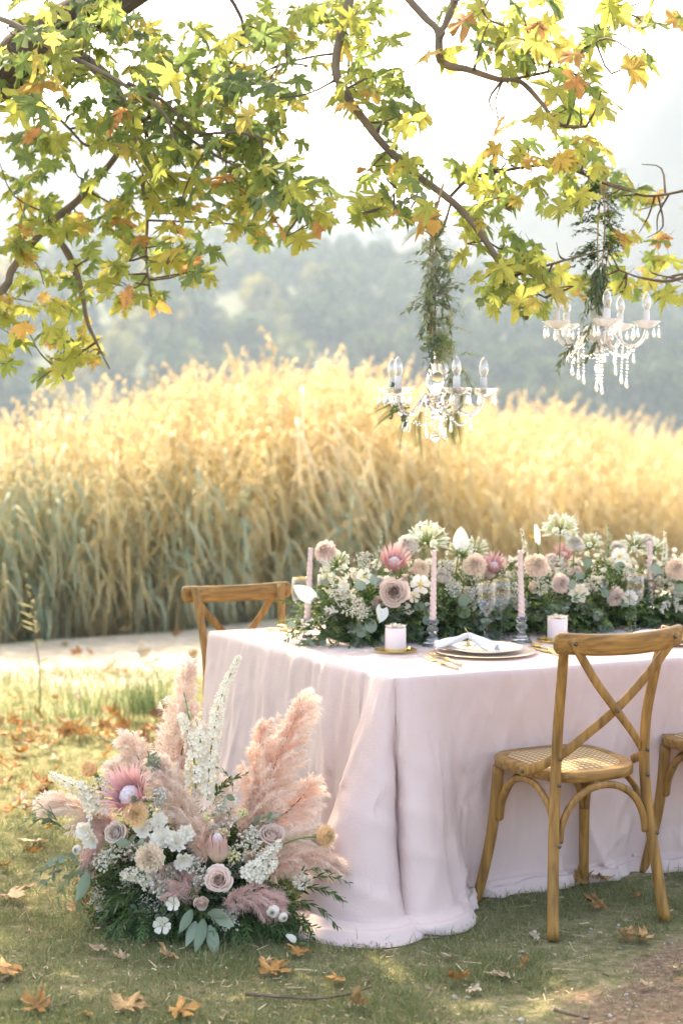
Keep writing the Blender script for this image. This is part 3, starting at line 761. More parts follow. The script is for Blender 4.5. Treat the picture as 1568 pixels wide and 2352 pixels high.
branch([(120, 90), (200, 140), (255, 195), (309, 304), (330, 345), (352, 390)], 5.8, [.034, .028, .02])
branch([(352, 388), (328, 423), (339, 488), (336, 585), (347, 683)], 5.8, [.012, .005])
branch([(-160, 790), (0, 672), (27, 623), (70, 564), (125, 504), (180, 460), (250, 380), (309, 304)], 5.9, [.022, .018, .016, .012])
branch([(108, 520), (152, 575), (184, 650), (200, 737), (222, 786), (252, 848)], 5.9, [.016, .014, .008, .004])
branch([(219, 788), (163, 824), (84, 875)], 5.9, [.007, .003])
branch([(-60, 20), (30, 55), (108, 103), (217, 157), (293, 200), (374, 255), (401, 325)], 5.1, [.014, .010, .005])
branch([(293, 190), (380, 235), (450, 303), (542, 303), (623, 325)], 5.1, [.008, .004])
branch([(401, 290), (461, 336), (569, 396), (656, 428)], 5.2, [.007, .003])
branch([(560, 395), (623, 439), (694, 488)], 5.2, [.006, .003])
branch([(40, 190), (103, 239), (157, 293), (206, 336), (270, 310), (340, 270)], 5.5, [.007, .004])
branch([(480, -80), (560, 60), (520, 160), (478, 215), (430, 260)], 5.7, [.010, .004])
branch([(830, -120), (804, 0), (773, 130), (784, 198), (856, 302), (934, 385), (1023, 452), (1075, 499), (1117, 556), (1153, 614), (1169, 637)], 5.25, [.021, .019, .017, .016, .015, .013, .009])
branch([(1169, 637), (1252, 611), (1314, 593), (1400, 570)], 5.3, [.007, .003])
branch([(1150, 620), (1148, 648), (1200, 660), (1257, 686)], 5.3, [.007, .003])
branch([(1030, 455), (1075, 411), (1116, 400), (1194, 385), (1252, 380), (1314, 390), (1384, 421), (1450, 440)], 5.45, [.008, .006, .004])
branch([(900, -60), (940, 0), (976, 42), (1007, 73), (1012, 140), (1075, 161), (1142, 182), (1194, 187), (1241, 234), (1283, 286), (1345, 291)], 4.9, [.017, .015, .012, .010, .006])
branch([(1060, -60), (1040, 10), (1022, 55), (1007, 75)], 4.9, [.016, .012])
branch([(1184, 180), (1272, 161), (1324, 130), (1361, 88), (1420, 30)], 4.9, [.006, .003])
branch([(1090, -60), (1110, 30), (1160, 60), (1230, 70)], 5.0, [.006, .003])
branch([(1700, 560), (1560, 640), (1480, 640), (1420, 620)], 5.6, [.010, .004])
branch([(800, 120), (720, 130), (640, 150), (560, 190)], 5.5, [.006, .003])
branch([(1700, 400), (1560, 440), (1480, 450), (1430, 430)], 5.6, [.008, .004])
branch([(950, 400), (900, 450), (870, 480)], 5.25, [.005, .002])

CL = [(90, 50, 130, 75, 36, 5.5), (250, 100, 120, 70, 30, 5.6), (60, 190, 70, 60, 14, 5.2), (90, 110, 80, 45, 18, 5.1), (240, 50, 60, 40, 9, 5.2), (200, 215, 160, 75, 50, 5.3), (345, 130, 60, 50, 10, 5.7), (430, 110, 90, 70, 22, 5.5), (420, 215, 120, 75, 40, 5.3),
 (545, 215, 110, 65, 30, 5.3), (545, 130, 60, 55, 12, 5.5), (650, 60, 90, 60, 26, 5.7), (770, 50, 60, 60, 18, 5.6), (640, 150, 90, 40, 14, 5.6), (620, 215, 70, 35, 10, 5.5), (510, 300, 120, 60, 34, 5.3), (610, 330, 80, 50, 18, 5.3),
 (620, 420, 90, 50, 24, 5.2), (700, 450, 55, 45, 14, 5.2), (730, 500, 40, 35, 8, 5.2), (560, 400, 80, 55, 20, 5.4), (330, 300, 110, 70, 32, 5.6), (400, 400, 90, 65, 24, 5.7), (270, 420, 90, 60, 24, 5.8), (620, 535, 70, 35, 12, 5.6),
 (60, 300, 75, 60, 20, 5.8), (150, 330, 60, 50, 14, 5.8), (50, 430, 70, 65, 20, 5.9), (120, 520, 80, 60, 22, 5.9), (250, 520, 90, 60, 26, 5.9), (340, 590, 80, 45, 20, 5.8), (420, 560, 60, 50, 16, 5.7), (440, 620, 40, 25, 6, 5.7),
 (40, 560, 55, 50, 12, 5.9), (200, 640, 90, 45, 20, 5.9), (300, 670, 60, 30, 10, 5.8), (90, 700, 80, 40, 14, 5.9), (60, 640, 60, 35, 10, 5.9), (130, 760, 75, 45, 18, 5.9), (200, 800, 50, 30, 9, 5.9), (120, 835, 50, 22, 7, 5.9), (20, 800, 30, 40, 6, 5.9),
 (480, 470, 110, 55, 24, 5.6), (210, 20, 90, 30, 12, 5.4),
 (830, 90, 60, 90, 24, 5.3), (860, 190, 75, 60, 20, 5.3), (930, 235, 55, 50, 12, 5.2), (800, 210, 45, 40, 9, 5.3), (880, 290, 45, 35, 8, 5.3), (900, 400, 75, 45, 20, 5.3), (850, 440, 50, 30, 9, 5.3), (880, 490, 60, 30, 12, 5.25), (960, 490, 50, 30, 9, 5.2), (820, 20, 60, 30, 10, 5.4),
 (1120, 20, 90, 40, 14, 4.9), (1180, 75, 100, 55, 18, 4.8), (1230, 130, 110, 55, 18, 4.8), (1330, 120, 70, 60, 12, 4.8), (1330, 200, 60, 50, 10, 4.8), (1400, 30, 90, 40, 12, 4.8), (1450, 130, 45, 25, 4, 4.6), (1280, 245, 40, 40, 6, 4.9), (1160, 270, 40, 14, 3, 4.9), (1010, 100, 26, 25, 3, 4.9), (1500, 30, 50, 30, 5, 4.9), (1225, 20, 60, 40, 8, 4.9),
 (1100, 390, 70, 40, 12, 5.4), (1170, 350, 60, 30, 8, 5.4), (1260, 350, 80, 35, 14, 5.4), (1330, 350, 60, 40, 10, 5.4), (1180, 420, 80, 40, 14, 5.4), (1290, 440, 80, 40, 14, 5.4), (1350, 385, 45, 30, 6, 5.4),
 (1420, 410, 70, 40, 12, 5.95), (1450, 470, 70, 45, 12, 5.95), (1500, 540, 40, 25, 5, 5.95), (1430, 540, 60, 50, 10, 5.95), (1120, 480, 50, 40, 9, 5.35), (1090, 540, 40, 50, 9, 5.3), (1170, 570, 60, 45, 14, 5.3), (1240, 590, 80, 40, 14, 5.35),
 (1130, 640, 60, 40, 12, 5.3), (1170, 690, 70, 35, 12, 5.3), (1240, 675, 60, 35, 14, 5.35), (1310, 640, 70, 40, 12, 5.95), (1400, 640, 70, 35, 10, 5.95), (1480, 610, 70, 40, 12, 5.95), (1540, 650, 50, 35, 7, 5.95)]
allb = np.vstack(BR)
lv = []   # (pos, rot, size, rnd)
tw = []
for (cx, cy, ax, ay, n, Yc) in CL:
    cpt = P(cx, cy, Yc); n = int(n * (1.0 if cx < 780 else .86))
    for q_ in range(2):      # twigs from the nearest branch into the cluster
        e = P(cx + rs.normal() * ax * .5, cy + rs.normal() * ay * .5, Yc + rs.normal() * .1)
        nb = allb[np.argmin(np.linalg.norm(allb - e, axis=1))]
        if np.linalg.norm(nb - e) < 1.2:
            tw.append(tube([nb, (nb + e) / 2 + rs.normal(size=3) * .03, e], [.0042, .0018], 4, n=7))
    warm = -.03 if cx < 900 else (.05 if cy < 300 else .02)
    for k in range(n):
        a = rs.rand() * 6.28; r_ = math.sqrt(rs.rand()); x = cx + ax * 1.05 * r_ * math.cos(a); y = cy + ay * 1.05 * r_ * math.sin(a)
        pos = P(x, y, Yc + rs.normal() * .22)
        az = rs.rand() * 6.28; dz = -.15 - .75 * rs.rand()
        d = nrm((math.cos(az), .7 * math.sin(az), dz))       # direction of the leaf tip, hanging
        nrmv = nrm(np.array((rs.normal() * .45, -.45 + rs.normal() * .5, .75)))
        xax = nrm(np.cross(d, nrmv)); zax = np.cross(xax, d)
        M = np.stack([xax, d, zax], axis=1)
        low = cy > 480 and cx < 800
        rn = np.clip((.36 if not low else .47) + warm + .15 * rs.normal() + (.42 if rs.rand() < (.10 + warm) else 0) - (.18 if Yc < 5.35 and cx < 700 and rs.rand() < .5 else 0), 0, .98)
        lv.append((pos, M, (.046 + .050 * rs.rand() ** 1.3) * (1.12 if (cx > 1000 and cy < 300) else 1), rn))
obj('twigs', merge(tw), M_twig, tree, kind='stuff')
lm = {}
order = sorted(range(len(lv)), key=lambda i: lv[i][0][1] / lv[i][2])
big = [i for i in order if 0 < (784 + 3700 * lv[i][0][0] / lv[i][0][1]) < 1568][:300]
for i in big:
    pos, M, s, rn = lv[i]; key = (i % 5, int(rn * 12))
    if key not in lm:
        lm[key] = mesh('leaf', plane_leaf(key[0], .35, 0, .4).tr(dr=(key[1] + .5) / 12), [M_plane, M_twig])
    o = obj('leaf', None, None, tree, me=lm[key])
    o.matrix_basis = Matrix.Translation(Vector(pos)) @ Matrix((M * s).tolist()).to_4x4()
bs_ = set(big); rest = [i for i in range(len(lv)) if i not in bs_]
fol = []
for k in range(6):
    ids = rest[k::6]
    fol.append(many(plane_leaf(10 + k, .35 + .05 * k, 0, .4), np.array([lv[i][1] * lv[i][2] for i in ids]), np.array([lv[i][0] for i in ids]), np.array([lv[i][3] for i in ids])))
# the canopy out of the frame, added and shaped to shade the table
simple = Tpl([(0, 0, 0), (.5, .3, .02), (.3, .6, .05), (0, 1, -.1), (-.3, .6, .05), (-.5, .3, .02)], [(0, 1, 2, 3), (0, 3, 4, 5)])
def shade_canopy(n, x0, x1, y0, y1, z0, z1):
    ps = np.stack([x0 + rs.rand(n) * (x1 - x0), y0 + rs.rand(n) * (y1 - y0), z0 + rs.rand(n) ** 1.3 * (z1 - z0)], axis=1)
    lim = CAM_H + .275 * ps[:, 1] + .25
    ps[:, 2] = np.maximum(ps[:, 2], lim + .1 * rs.rand(n))
    k = (vnoise(ps[:, 0], ps[:, 1], .7, 12) + .25 * rs.rand(n)) > .33
    ps = ps[k]; n = len(ps)
    return many(simple, rrot(n) * (.12 + .06 * rs.rand(n))[:, None, None], ps, np.clip(.38 + .18 * rs.normal(size=n), 0, 1))
fol.append(shade_canopy(5200, -6.0, 3.2, 6.4, 9.6, 2.9, 4.5))
obj('foliage', merge(fol), [M_plane, M_twig], tree, kind='stuff')
# seed balls on thin stalks
for (x, y, Yb) in [(1357, 439, 5.55), (1206, 746 - 22, 5.3), (1168, 474, 5.3), (390, 600, 5.6)]:
    p_ = P(x, y, Yb); sb = ball(.013, 10, 7); sb.v *= (1 + .12 * rs.normal(size=(len(sb.v), 1)))
    st = tube([p_, p_ + (.004, 0, .05), p_ + (.0, 0, .10)], .0012, 4, caps=False)
    obj('seed_ball', merge([sb.tr(t=p_), st]), mat('seed_ball', (.16, .12, .06), .9), tree)

# small autumn tree beyond, cut by the right edge
ap = np.array((4.35, 14.0, -.1))
at_ = empty('autumn_tree', ap, 'blurred green and russet tree cut by the right edge beyond the table', 'tree')
obj('trunk', tube([ap, ap + (.1, 0, 2), ap + (-.1, .1, 4.2), ap + (0, 0, 5.6)], [.12, .09, .03], 10, n=16), M_bark, at_)
for k in range(7):
    z0 = 1.6 + .55 * k; e = np.array((-1.2 + .12 * k + .3 * rs.normal(), rs.normal() * .4, .6)); b = ap + (0, 0, z0)
    obj('limb', tube([b, b + e * .5 + (0, 0, .1), b + e], [.035, .008], 6, n=8), M_bark, at_)
n = 2600; c0 = ap + (0, 0, 3.45); dd = rs.normal(size=(n, 3)); dd /= np.linalg.norm(dd, axis=1)[:, None]
rr = rs.rand(n) ** .5; ps = c0 + dd * rr[:, None] * np.array((1.4, 1.3, 1.5)); k = vnoise(ps[:, 0] * 1.0, ps[:, 2], .45, 3) > .42; ps = ps[k]; n = len(ps)
rnA = np.clip(np.interp(ps[:, 2], [1.5, 3.2, 4.2, 5.5], [.30, .42, .85, .6]) + .15 * rs.normal(size=n), 0, 1)
obj('crown', many(simple, rrot(n) * .10, ps, rnA), mat('autumn_leaf', ramp=[(0, L(.07, .12, .05)), (.45, L(.24, .28, .08)), (.7, L(.42, .22, .14)), (1, L(.50, .24, .20))], trans=.4), at_, kind='stuff')

# ================================================================== THE TABLE CLOTH
N2 = np.array((.141, 4.727)); U2 = np.array((.914, .406)); D2 = np.array((-.509, .861)); NL = np.array((-.861, -.509)); NF = np.array((.406, -.914))
TZ = .705
def T(a, b, h=TZ):
    p = N2 + a * U2 + b * D2; return np.array((p[0], p[1], h))
TL, TW = 3.9, 1.23
def cloth():
    B = np.array((.952, -.305)); A = np.array((-.305, -.952))
    top = []; bot = []; tagk = []
    def add(t_, b_, k=0): top.append(t_); bot.append(b_); tagk.append(k)
    z2 = lambda a, b: N2 + a * U2 + b * D2
    # left end, far to near
    for b in np.arange(TW - .02, .36, -.09): add(z2(0, b), z2(0, b) + NL * (.045 + .02 * math.sin(b * 9)))
    add(z2(0, .30), z2(0, .30) + NL * .03)
    add(z2(0, .20), z2(0, .20) + NL * .005)
    for (ta, tb, b, a) in [(0, .145, -.105, -.075), (0, .115, -.18, -.005), (0, .088, -.24, .085), (0, .060, -.228, .165), (0, .035, -.145, .222), (0, .014, -.045, .232), (.001, .004, .020, .20), (.004, .001, .034, .135), (.007, 0, .028, .085),
                          (.012, 0, .044, .035), (.018, 0, .070, .035), (.028, 0, .102, .10), (.042, 0, .138, .13), (.060, 0, .176, .10), (.082, 0, .195, .035), (.108, 0, .178, -.035), (.14, 0, .168, -.09)]:
        add(z2(ta, tb), N2 + B * b + A * a, 1)
    add(z2(.20, 0), z2(.26, 0) - NF * .05)
    add(z2(.29, 0), z2(.32, 0) - NF * .05)
    r0 = np.random.RandomState(3)
    for a in np.arange(.38, TL - .1, .085): add(z2(a, 0), z2(a, 0) + NF * (-.055 + .02 * math.sin(a * 11.5 + .6) + .012 * r0.normal()))
    # far corner and the hidden sides
    for (a, b, n_) in [(TL - .02, 0, (NF - NL) * .06), (TL, .02, (NF - NL) * .07)]: add(z2(a, b), z2(a, b) + n_)
    for b in np.arange(.12, TW - .05, .1): add(z2(TL, b), z2(TL, b) - NL * (.04 + .02 * math.sin(b * 12)))
    for (a, b, n_) in [(TL, TW - .02, (-NF - NL) * .06), (TL - .02, TW, (-NF - NL) * .07)]: add(z2(a, b), z2(a, b) + n_)
    for a in np.arange(TL - .12, .05, -.1): add(z2(a, TW), z2(a, TW) - NF * (.045 + .02 * math.sin(a * 12)))
    for (a, b, n_) in [(.02, TW, (-NF + NL) * .07)]: add(z2(a, b), z2(a, b) + n_)
    top, bot = np.array(top), np.array(bot); k = len(top)
    m = 14                                            # samples between controls
    def dense(p):
        pp = np.vstack([p[-1:], p, p[:2]]); out = []
        for i in range(k):
            a, b, c_, d = pp[i], pp[i + 1], pp[i + 2], pp[i + 3]
            for s in np.arange(m) / m: out.append(.5 * ((2 * b) + (-a + c_) * s + (2 * a - 5 * b + 4 * c_ - d) * s * s + (-a + 3 * b - 3 * c_ + d) * s ** 3))
        return np.array(out)
    Tp, Bt = dense(top), dense(bot); S = len(Tp)
    cen = N2 + U2 * TL / 2 + D2 * TW / 2
    tg = np.roll(Bt, -2, 0) - np.roll(Bt, 2, 0); nb = np.stack([tg[:, 1], -tg[:, 0]], 1); nb /= np.linalg.norm(nb, axis=1)[:, None] + 1e-9
    sgn = np.sign(np.sum(nb * (Bt - cen), 1)); nb *= np.where(np.median(sgn) < 0, -1, 1)
    arc = np.cumsum(np.linalg.norm(np.roll(Tp, -1, 0) - Tp, axis=1) + .4 * np.linalg.norm(np.roll(Bt, -1, 0) - Bt, axis=1))
    tt = np.concatenate([[-.06, -.03, -.012, 0, .012, .025, .04], np.linspace(.06, .93, 44), [.95, .965, .98, 1.0, 1.02, 1.04, 1.06, 1.08, 1.1]])
    rows = []
    flare = np.exp(-((arc - arc[np.argmin(np.linalg.norm(Tp - N2, axis=1))]) / .35) ** 2)
    hem = .006 + (.04 + .06 * flare) * vnoise(arc, arc * 0, .11, 2) + .02 * flare ; hemz = .004 + .045 * vnoise(arc, arc * 0, .07, 6)
    inn = (cen - Tp); inn /= np.linalg.norm(inn, axis=1)[:, None]
    ax = np.abs((Tp - N2) @ np.linalg.inv(np.stack([U2, D2])))  # (a, b) of each point
    for t in tt:
        if t < 0:
            p = Tp + (cen - Tp) * np.clip(-t * .9, 0, 1) * np.array((.5, .5)); z = np.full(S, TZ)
            z = z + .0015 * (vnoise(p[:, 0], p[:, 1], .12, 3) - .5)
            if t > -.02: z -= .0006
        else:
            w_ = min(t, 1.0) ** (1.05); e = .006 * (1 - math.exp(-t / .012))
            p = Tp * (1 - w_) + Bt * w_
            fold = (vnoise(arc, arc * 0 + t * .05, .055, 1) - .5) * .022 * min(1, t * 1.3) + (vnoise(arc + .06 * t, arc * 0 + t * .12, .13, 4) - .5) * .046 * min(1, t * 1.1)
            fold += (vnoise(arc - .22 * t, arc * 0 + t * .22, .09, 14) - .5) * .020 * (1 - np.exp(-t * 3)) + (vnoise(arc * 1.5 + .3 * t, arc * 0 + t * .3, .06, 24) - .5) * .007
            fold += (vnoise(arc, arc * 0 + t * .5, .025, 8) - .5) * .0018
            for (sh, fr_, sc_, am, sd_) in ((.30, .08, .13, .014, 31), (-.35, .12, .17, .016, 37), (.9, .30, .20, .009, 41), (-1.3, .5, .24, .007, 43)):   # crisp ridged creases
                rdg = 1 - np.abs(2 * vnoise(arc + sh * t, arc * 0 + t * fr_, sc_, sd_) - 1)
                fold += am * (rdg ** 5) * (.15 + .85 * t) * (vnoise(arc + sh * t, arc * 0 + t * .6, .3, sd_ + 1) > .35)
            for s0 in (.475, .492, .73):      # pressed creases on the end panel
                fold += .0028 * np.exp(-((arc_b(Tp) - s0) / .0035) ** 2) * (Tp_left(Tp)) * (1 - .3 * t)
            p = p + nb * (fold + e)[:, None]
            dz = TZ - (TZ - .002) * min(t, 1.0) - .004 * (1 - math.exp(-t / .012))
            z = np.full(S, dz)
            if t > .93:
                q = (t - .93) / .17                     # 0..1 along the part that lies on the lawn
                p = p + nb * (hem * q ** .8 )[:, None]
                zz = TZ * .07 * (1 - q) ** 2 + .004
                z = zz + hemz * math.exp(-((q - .62) / .22) ** 2) * .8 + .006 * (1 - q)
                z = np.maximum(z, .020) if q < .85 else np.full(S, .020 - .018 * (q - .85) / .15)
        rows.append(np.column_stack([p, z]))
    Rr = len(rows); v = np.vstack(rows)
    i, j = np.meshgrid(np.arange(Rr - 1), np.arange(S), indexing='ij'); i, j = i.ravel(), j.ravel(); j2 = (j + 1) % S
    l = np.stack([i * S + j, i * S + j2, (i + 1) * S + j2, (i + 1) * S + j], 1).ravel().astype(np.int32)
    t_ = np.full(len(i), 4, dtype=np.int32)
    l = np.concatenate([l, np.arange(S - 1, -1, -1, dtype=np.int32)]); t_ = np.append(t_, S).astype(np.int32)
    return Tpl(v, l=l, t=t_, m=0)
def arc_b(Tp): return ((Tp - N2) @ np.linalg.inv(np.stack([U2, D2])))[:, 1]
def Tp_left(Tp): return (np.abs(((Tp - N2) @ np.linalg.inv(np.stack([U2, D2])))[:, 0]) < .01).astype(float)
c0 = np.array((N2[0], N2[1], 0)); ct = cloth(); ct.v -= c0
o = obj('tablecloth', ct, M_cloth, label='long pale pink linen tablecloth draped to the grass and pooling at the corner', cat='tablecloth'); o.location = c0

# ================================================================== CROSS-BACK CHAIRS
def ribbon(path, nrm_, w_, t_, m=0, n=22):
    path = spline(path, n); nn = spline(nrm_, n); tan = np.gradient(path, axis=0)
    ups = np.array([nrm(np.cross(t, k)) for t, k in zip(tan, nn)])
    return bar(path, w_, t_, ups, .3, m)
def make_chair(label):
    root = empty('cross_back_chair', (0, 0, 0), label, 'chair', 'oak cross back chairs around the table')
    legs = {}
    for s in (-1, 1):
        lp = [(s*.197, -.205, 0), (s*.183, -.182, .15), (s*.166, -.160, .32), (s*.156, -.152, .46), (s*.155, -.160, .6), (s*.163, -.188, .74), (s*.176, -.222, .872)]
        legs[s] = obj('rear_leg', tube(lp, [.0175, .0165, .016, .0155, .015, .0145], 16, n=40), M_wood, root)
        fp = [(s*.200, .206, 0), (s*.184, .186, .10), (s*.168, .164, .24), (s*.158, .148, .425)]
        obj('front_leg', tube(fp, [.015, .0165, .018], 16, n=24), M_wood, root)
    # back rail: broad bent board
    rp = spline([(-.222, -.232, .850), (-.19, -.247, .848), (-.1, -.272, .842), (0, -.282, .840), (.1, -.272, .842), (.19, -.247, .848), (.222, -.232, .850)], 44)
    hgt = np.interp(np.linspace(0, 1, 44), [0, .03, .08, .2, .8, .92, .97, 1], [.45, .8, .98, 1, 1, .98, .8, .45])
    sec = []
    for a in np.linspace(0, 2 * math.pi, 20, endpoint=False): sec.append((.0115 * np.sign(math.cos(a)) * abs(math.cos(a)) ** .6, .031 * np.sign(math.sin(a)) * abs(math.sin(a)) ** .8))
    obj('back_rail', sweep(rp, sec, up=np.tile((0, -.12, 1.0), (44, 1)), scale=hgt), M_rail, root)
    straps = {}
    for s in (-1, 1):
        o_ = .004 * s
        pth = [(s*.182, -.262, .862), (s*.165, -.262, .835), (s*.09, -.245 + o_, .735), (.0, -.222 + o_, .642), (-s*.075, -.190 + o_, .573), (-s*.132, -.158, .520), (-s*.180, -.110, .478), (-s*.196, -.050, .452), (-s*.198, -.036, .447)]
        nm = [(0, -1, .1), (0, -1, .1), (0, -1, .2), (0, -1, .2), (-s*.3, -.95, .1), (-s*.65, -.75, 0), (-s*.9, -.4, 0), (-s, -.1, 0), (-s, -.1, 0)]
        straps[s] = obj('cross_strap', ribbon(pth, nm, .027, .0075), M_wood, root)
    def bolt(p, d, par):
        return obj('bolt', lathe([(.0062, 0), (.0060, .002), (.0035, .0042), (.0001, .0048)], 12).tr(frame(d), p), M_bolt, par)
    for s in (-1, 1):
        bolt((s*.172, -.268, .848), (0, -1, .1), straps[s])
        bolt((-s*.2035, -.050, .452), (-s, -.1, 0), straps[s])
        bolt((s*.153, -.171, .505), (0, -1, 0), legs[s])
        bolt((s*.156, -.170, .430), (0, -1, 0), legs[s])
        bolt((s*.172, -.196, .262), (0, -1, .1), legs[s])
    bolt((0, -.2315, .642), (0, -1, .2), straps[1])
    # seat frame: rounded trapezoid ring with cane panel
    def outline(k, n=64):
        out = []
        for a in np.linspace(0, 2 * math.pi, n, endpoint=False):
            ca, sa = math.cos(a), math.sin(a); e = 2 / 3.2
            x = np.sign(ca) * abs(ca) ** e; y = np.sign(sa) * abs(sa) ** e
            yy_ = .018 + y * (.188 - k); xx = x * ((.178 + .022 * y) - k)
            out.append((xx, yy_))
        return np.array(out)
    rings = [(0.006, .427), (0, .431), (0, .455), (.004, .459), (.03, .4595), (.036, .456), (.036, .450)]
    v = np.vstack([np.column_stack([outline(k), np.full(64, z)]) for k, z in rings]); f = []
    for i in range(len(rings) - 1):
        for j in range(64): f.append((i*64+j, i*64+(j+1) % 64, (i+1)*64+(j+1) % 64, (i+1)*64+j))
    b0 = len(v); v = np.vstack([v, np.column_stack([outline(.036), np.full(64, .427)])])
    for j in range(64): f.append((b0 + j, b0 + (j+1) % 64, (j+1) % 64, j)); f.append((6*64+j, 6*64+(j+1) % 64, b0+(j+1) % 64, b0+j))
    sf = obj('seat_frame', Tpl(v, f), M_rail, root)
    ol = outline(.034); nr = 9; vv = []; ff = []
    for i in range(nr):
        k = 1 - i / (nr - 1) * .999
        vv.append(np.column_stack([ol * k * 1.0 + np.array((0, .018)) * (1 - k), np.full(64, .4585 + .007 * (1 - k ** 2) ** .7)]))
    vv = np.vstack(vv)
    for i in range(nr - 1):
        for j in range(64): ff.append((i*64+j, i*64+(j+1) % 64, (i+1)*64+(j+1) % 64, (i+1)*64+j))
    cane = obj('cane_seat', Tpl(vv, ff), M_cane, sf)
    # bentwood arches between neighbouring legs
    L_ = {(-1, -1): (-.170, -.176), (1, -1): (.170, -.176), (-1, 1): (-.170, .160), (1, 1): (.170, .160)}
    for (p, q_) in (((-1, -1), (1, -1)), ((-1, -1), (-1, 1)), ((1, -1), (1, 1)), ((-1, 1), (1, 1))):
        a, b = np.array(L_[p]), np.array(L_[q_]); d = nrm(b - a); c_ = (a + b) / 2; inw = -nrm(c_) * .010
        pts = []
        for th, z in [(.0, .262), (.03, .315), (.13, .368), (.30, .404), (.5, .416), (.70, .404), (.87, .368), (.97, .315), (1.0, .262)]:
            xy = a + (b - a) * (.055 + .89 * th) + inw; pts.append((xy[0], xy[1], z))
        nm = [(-inw[0], -inw[1], 0)] * len(pts)
        obj('bent_arch', ribbon(pts, nm, .021, .016, n=40), M_wood, root)
    return root
# cane weave
M_cane = mat('cane_weave', (.56, .41, .22), .7)
nt = M_cane.node_tree; N_ = nt.nodes; K_ = nt.links
tc = N_.new('ShaderNodeTexCoord'); w1 = N_.new('ShaderNodeTexWave'); w2 = N_.new('ShaderNodeTexWave')
for w_, ax_ in ((w1, 'X'), (w2, 'Y')):
    w_.bands_direction = ax_; w_.inputs['Scale'].default_value = 17; w_.inputs['Distortion'].default_value = .6; w_.inputs['Detail'].default_value = 1; K_.new(tc.outputs['Object'], w_.inputs['Vector'])
mu = N_.new('ShaderNodeMath'); mu.operation = 'MULTIPLY'; K_.new(w1.outputs['Fac'], mu.inputs[0]); K_.new(w2.outputs['Fac'], mu.inputs[1])
rp_ = N_.new('ShaderNodeValToRGB'); rp_.color_ramp.elements[0].color = (.22, .13, .05, 1); rp_.color_ramp.elements[1].color = (.66, .50, .30, 1); rp_.color_ramp.elements[1].position = .45
K_.new(mu.outputs[0], rp_.inputs[0]); K_.new(rp_.outputs[0], N_['Principled BSDF'].inputs['Base Color'])
bp_ = N_.new('ShaderNodeBump'); bp_.inputs['Strength'].default_value = .8; bp_.inputs['Distance'].default_value = .003; K_.new(mu.outputs[0], bp_.inputs['Height']); K_.new(bp_.outputs[0], N_['Principled BSDF'].inputs['Normal'])
ch1 = make_chair('oak cross back chair with cane seat, nearest one, standing in front of the cloth')
ch1.location = (.682, 4.755, 0); ch1.rotation_euler = (0, 0, math.atan2(.45, .893))
ch2 = copy_tree(ch1); ch2['label'] = 'oak chair mostly cut by the right edge, only its cane seat and legs showing'
ch2.location = (1.245, 5.055, 0); ch2.rotation_euler = (0, 0, math.atan2(.45, .893) - .06)
ch3 = copy_tree(ch1); ch3['label'] = 'oak chair on the far side of the table, its curved rail showing at left'
ch3.location = (-.30, 5.93, -.04); ch3.rotation_euler = (0, 0, math.atan2(.42, .905) + math.pi)
for k in range(3):    # more of the same along both sides beyond the frame are left out except the next far one hidden by flowers
    pass

# ================================================================== TABLEWARE
def put(o, p, az=0):
    o.location = p; o.rotation_euler = (0, 0, az); return o
# candlesticks and twisted tapers
def facet(n, d): return lambda a, z: 1 + d * np.abs(np.cos(n * a + z * 60))
cs_prof = [(.034, 0), (.0345, .004), (.030, .010), (.022, .020), (.0145, .032), (.0105, .042), (.012, .045), (.0175, .050), (.0195, .056), (.0175, .062), (.0115, .067), (.0125, .070), (.0175, .074), (.019, .082), (.0175, .090), (.012, .090), (.012, .080)]
taper = lambda h, r: lathe([(r * (1 - .38 * z), z * h) for z in np.linspace(0, 1, 60)] + [(r * .35, h * 1.008)], 24, twist=lambda a, z: 1 + .17 * np.cos(2 * a + z * 380))
M_cut = mat('cut_glass', (1, 1, 1), .05, transmission=.92, ior=1.45, spec=.6)
def candle_set(x, y, lab, near, h=.235, lean=(0, 0), wide=1.0):
    p = G(x, y, TZ)
    o = obj('candlestick', lathe(cs_prof, 40, twist=facet(10, .06)).tr(np.diag((wide, wide, 1))), M_cut, label='cut glass candlestick ' + lab, cat='candlestick', group='cut glass candlesticks on the table'); put(o, p)
    lab = lab.replace('standing ', 'rising ')
    c_ = empty('taper_candle', p + (0, 0, .079), 'pink twisted candle ' + lab, 'candle', 'pink twisted taper candles on the table')
    M = rx(lean[1]) @ ry(lean[0])
    obj('wax', taper(h, .0118).tr(M, p + (0, 0, .080)), M_candle, c_)
    e = p + np.array((0, 0, .080)) + M @ np.array((0, 0, h))
    obj('wick', tube([e, e + (.001, 0, .006), e + (.002, 0, .010)], .0009, 5), mat('wick', (.15, .12, .1), .9), c_)
candle_set(993, 1484, 'standing between the mini cake and the white plate', 1, .243, (.018, 0))
candle_set(706, 1482, 'at the left end of the flowers behind the white lily', 0, .250, (.045, 0), 1.18)
candle_set(1197, 1476, 'just right of the two middle wine glasses', 0, .236, (-.03, 0))
candle_set(1491, 1440, 'overlapping the right pair of wine glasses', 0, .236, (-.02, 0))
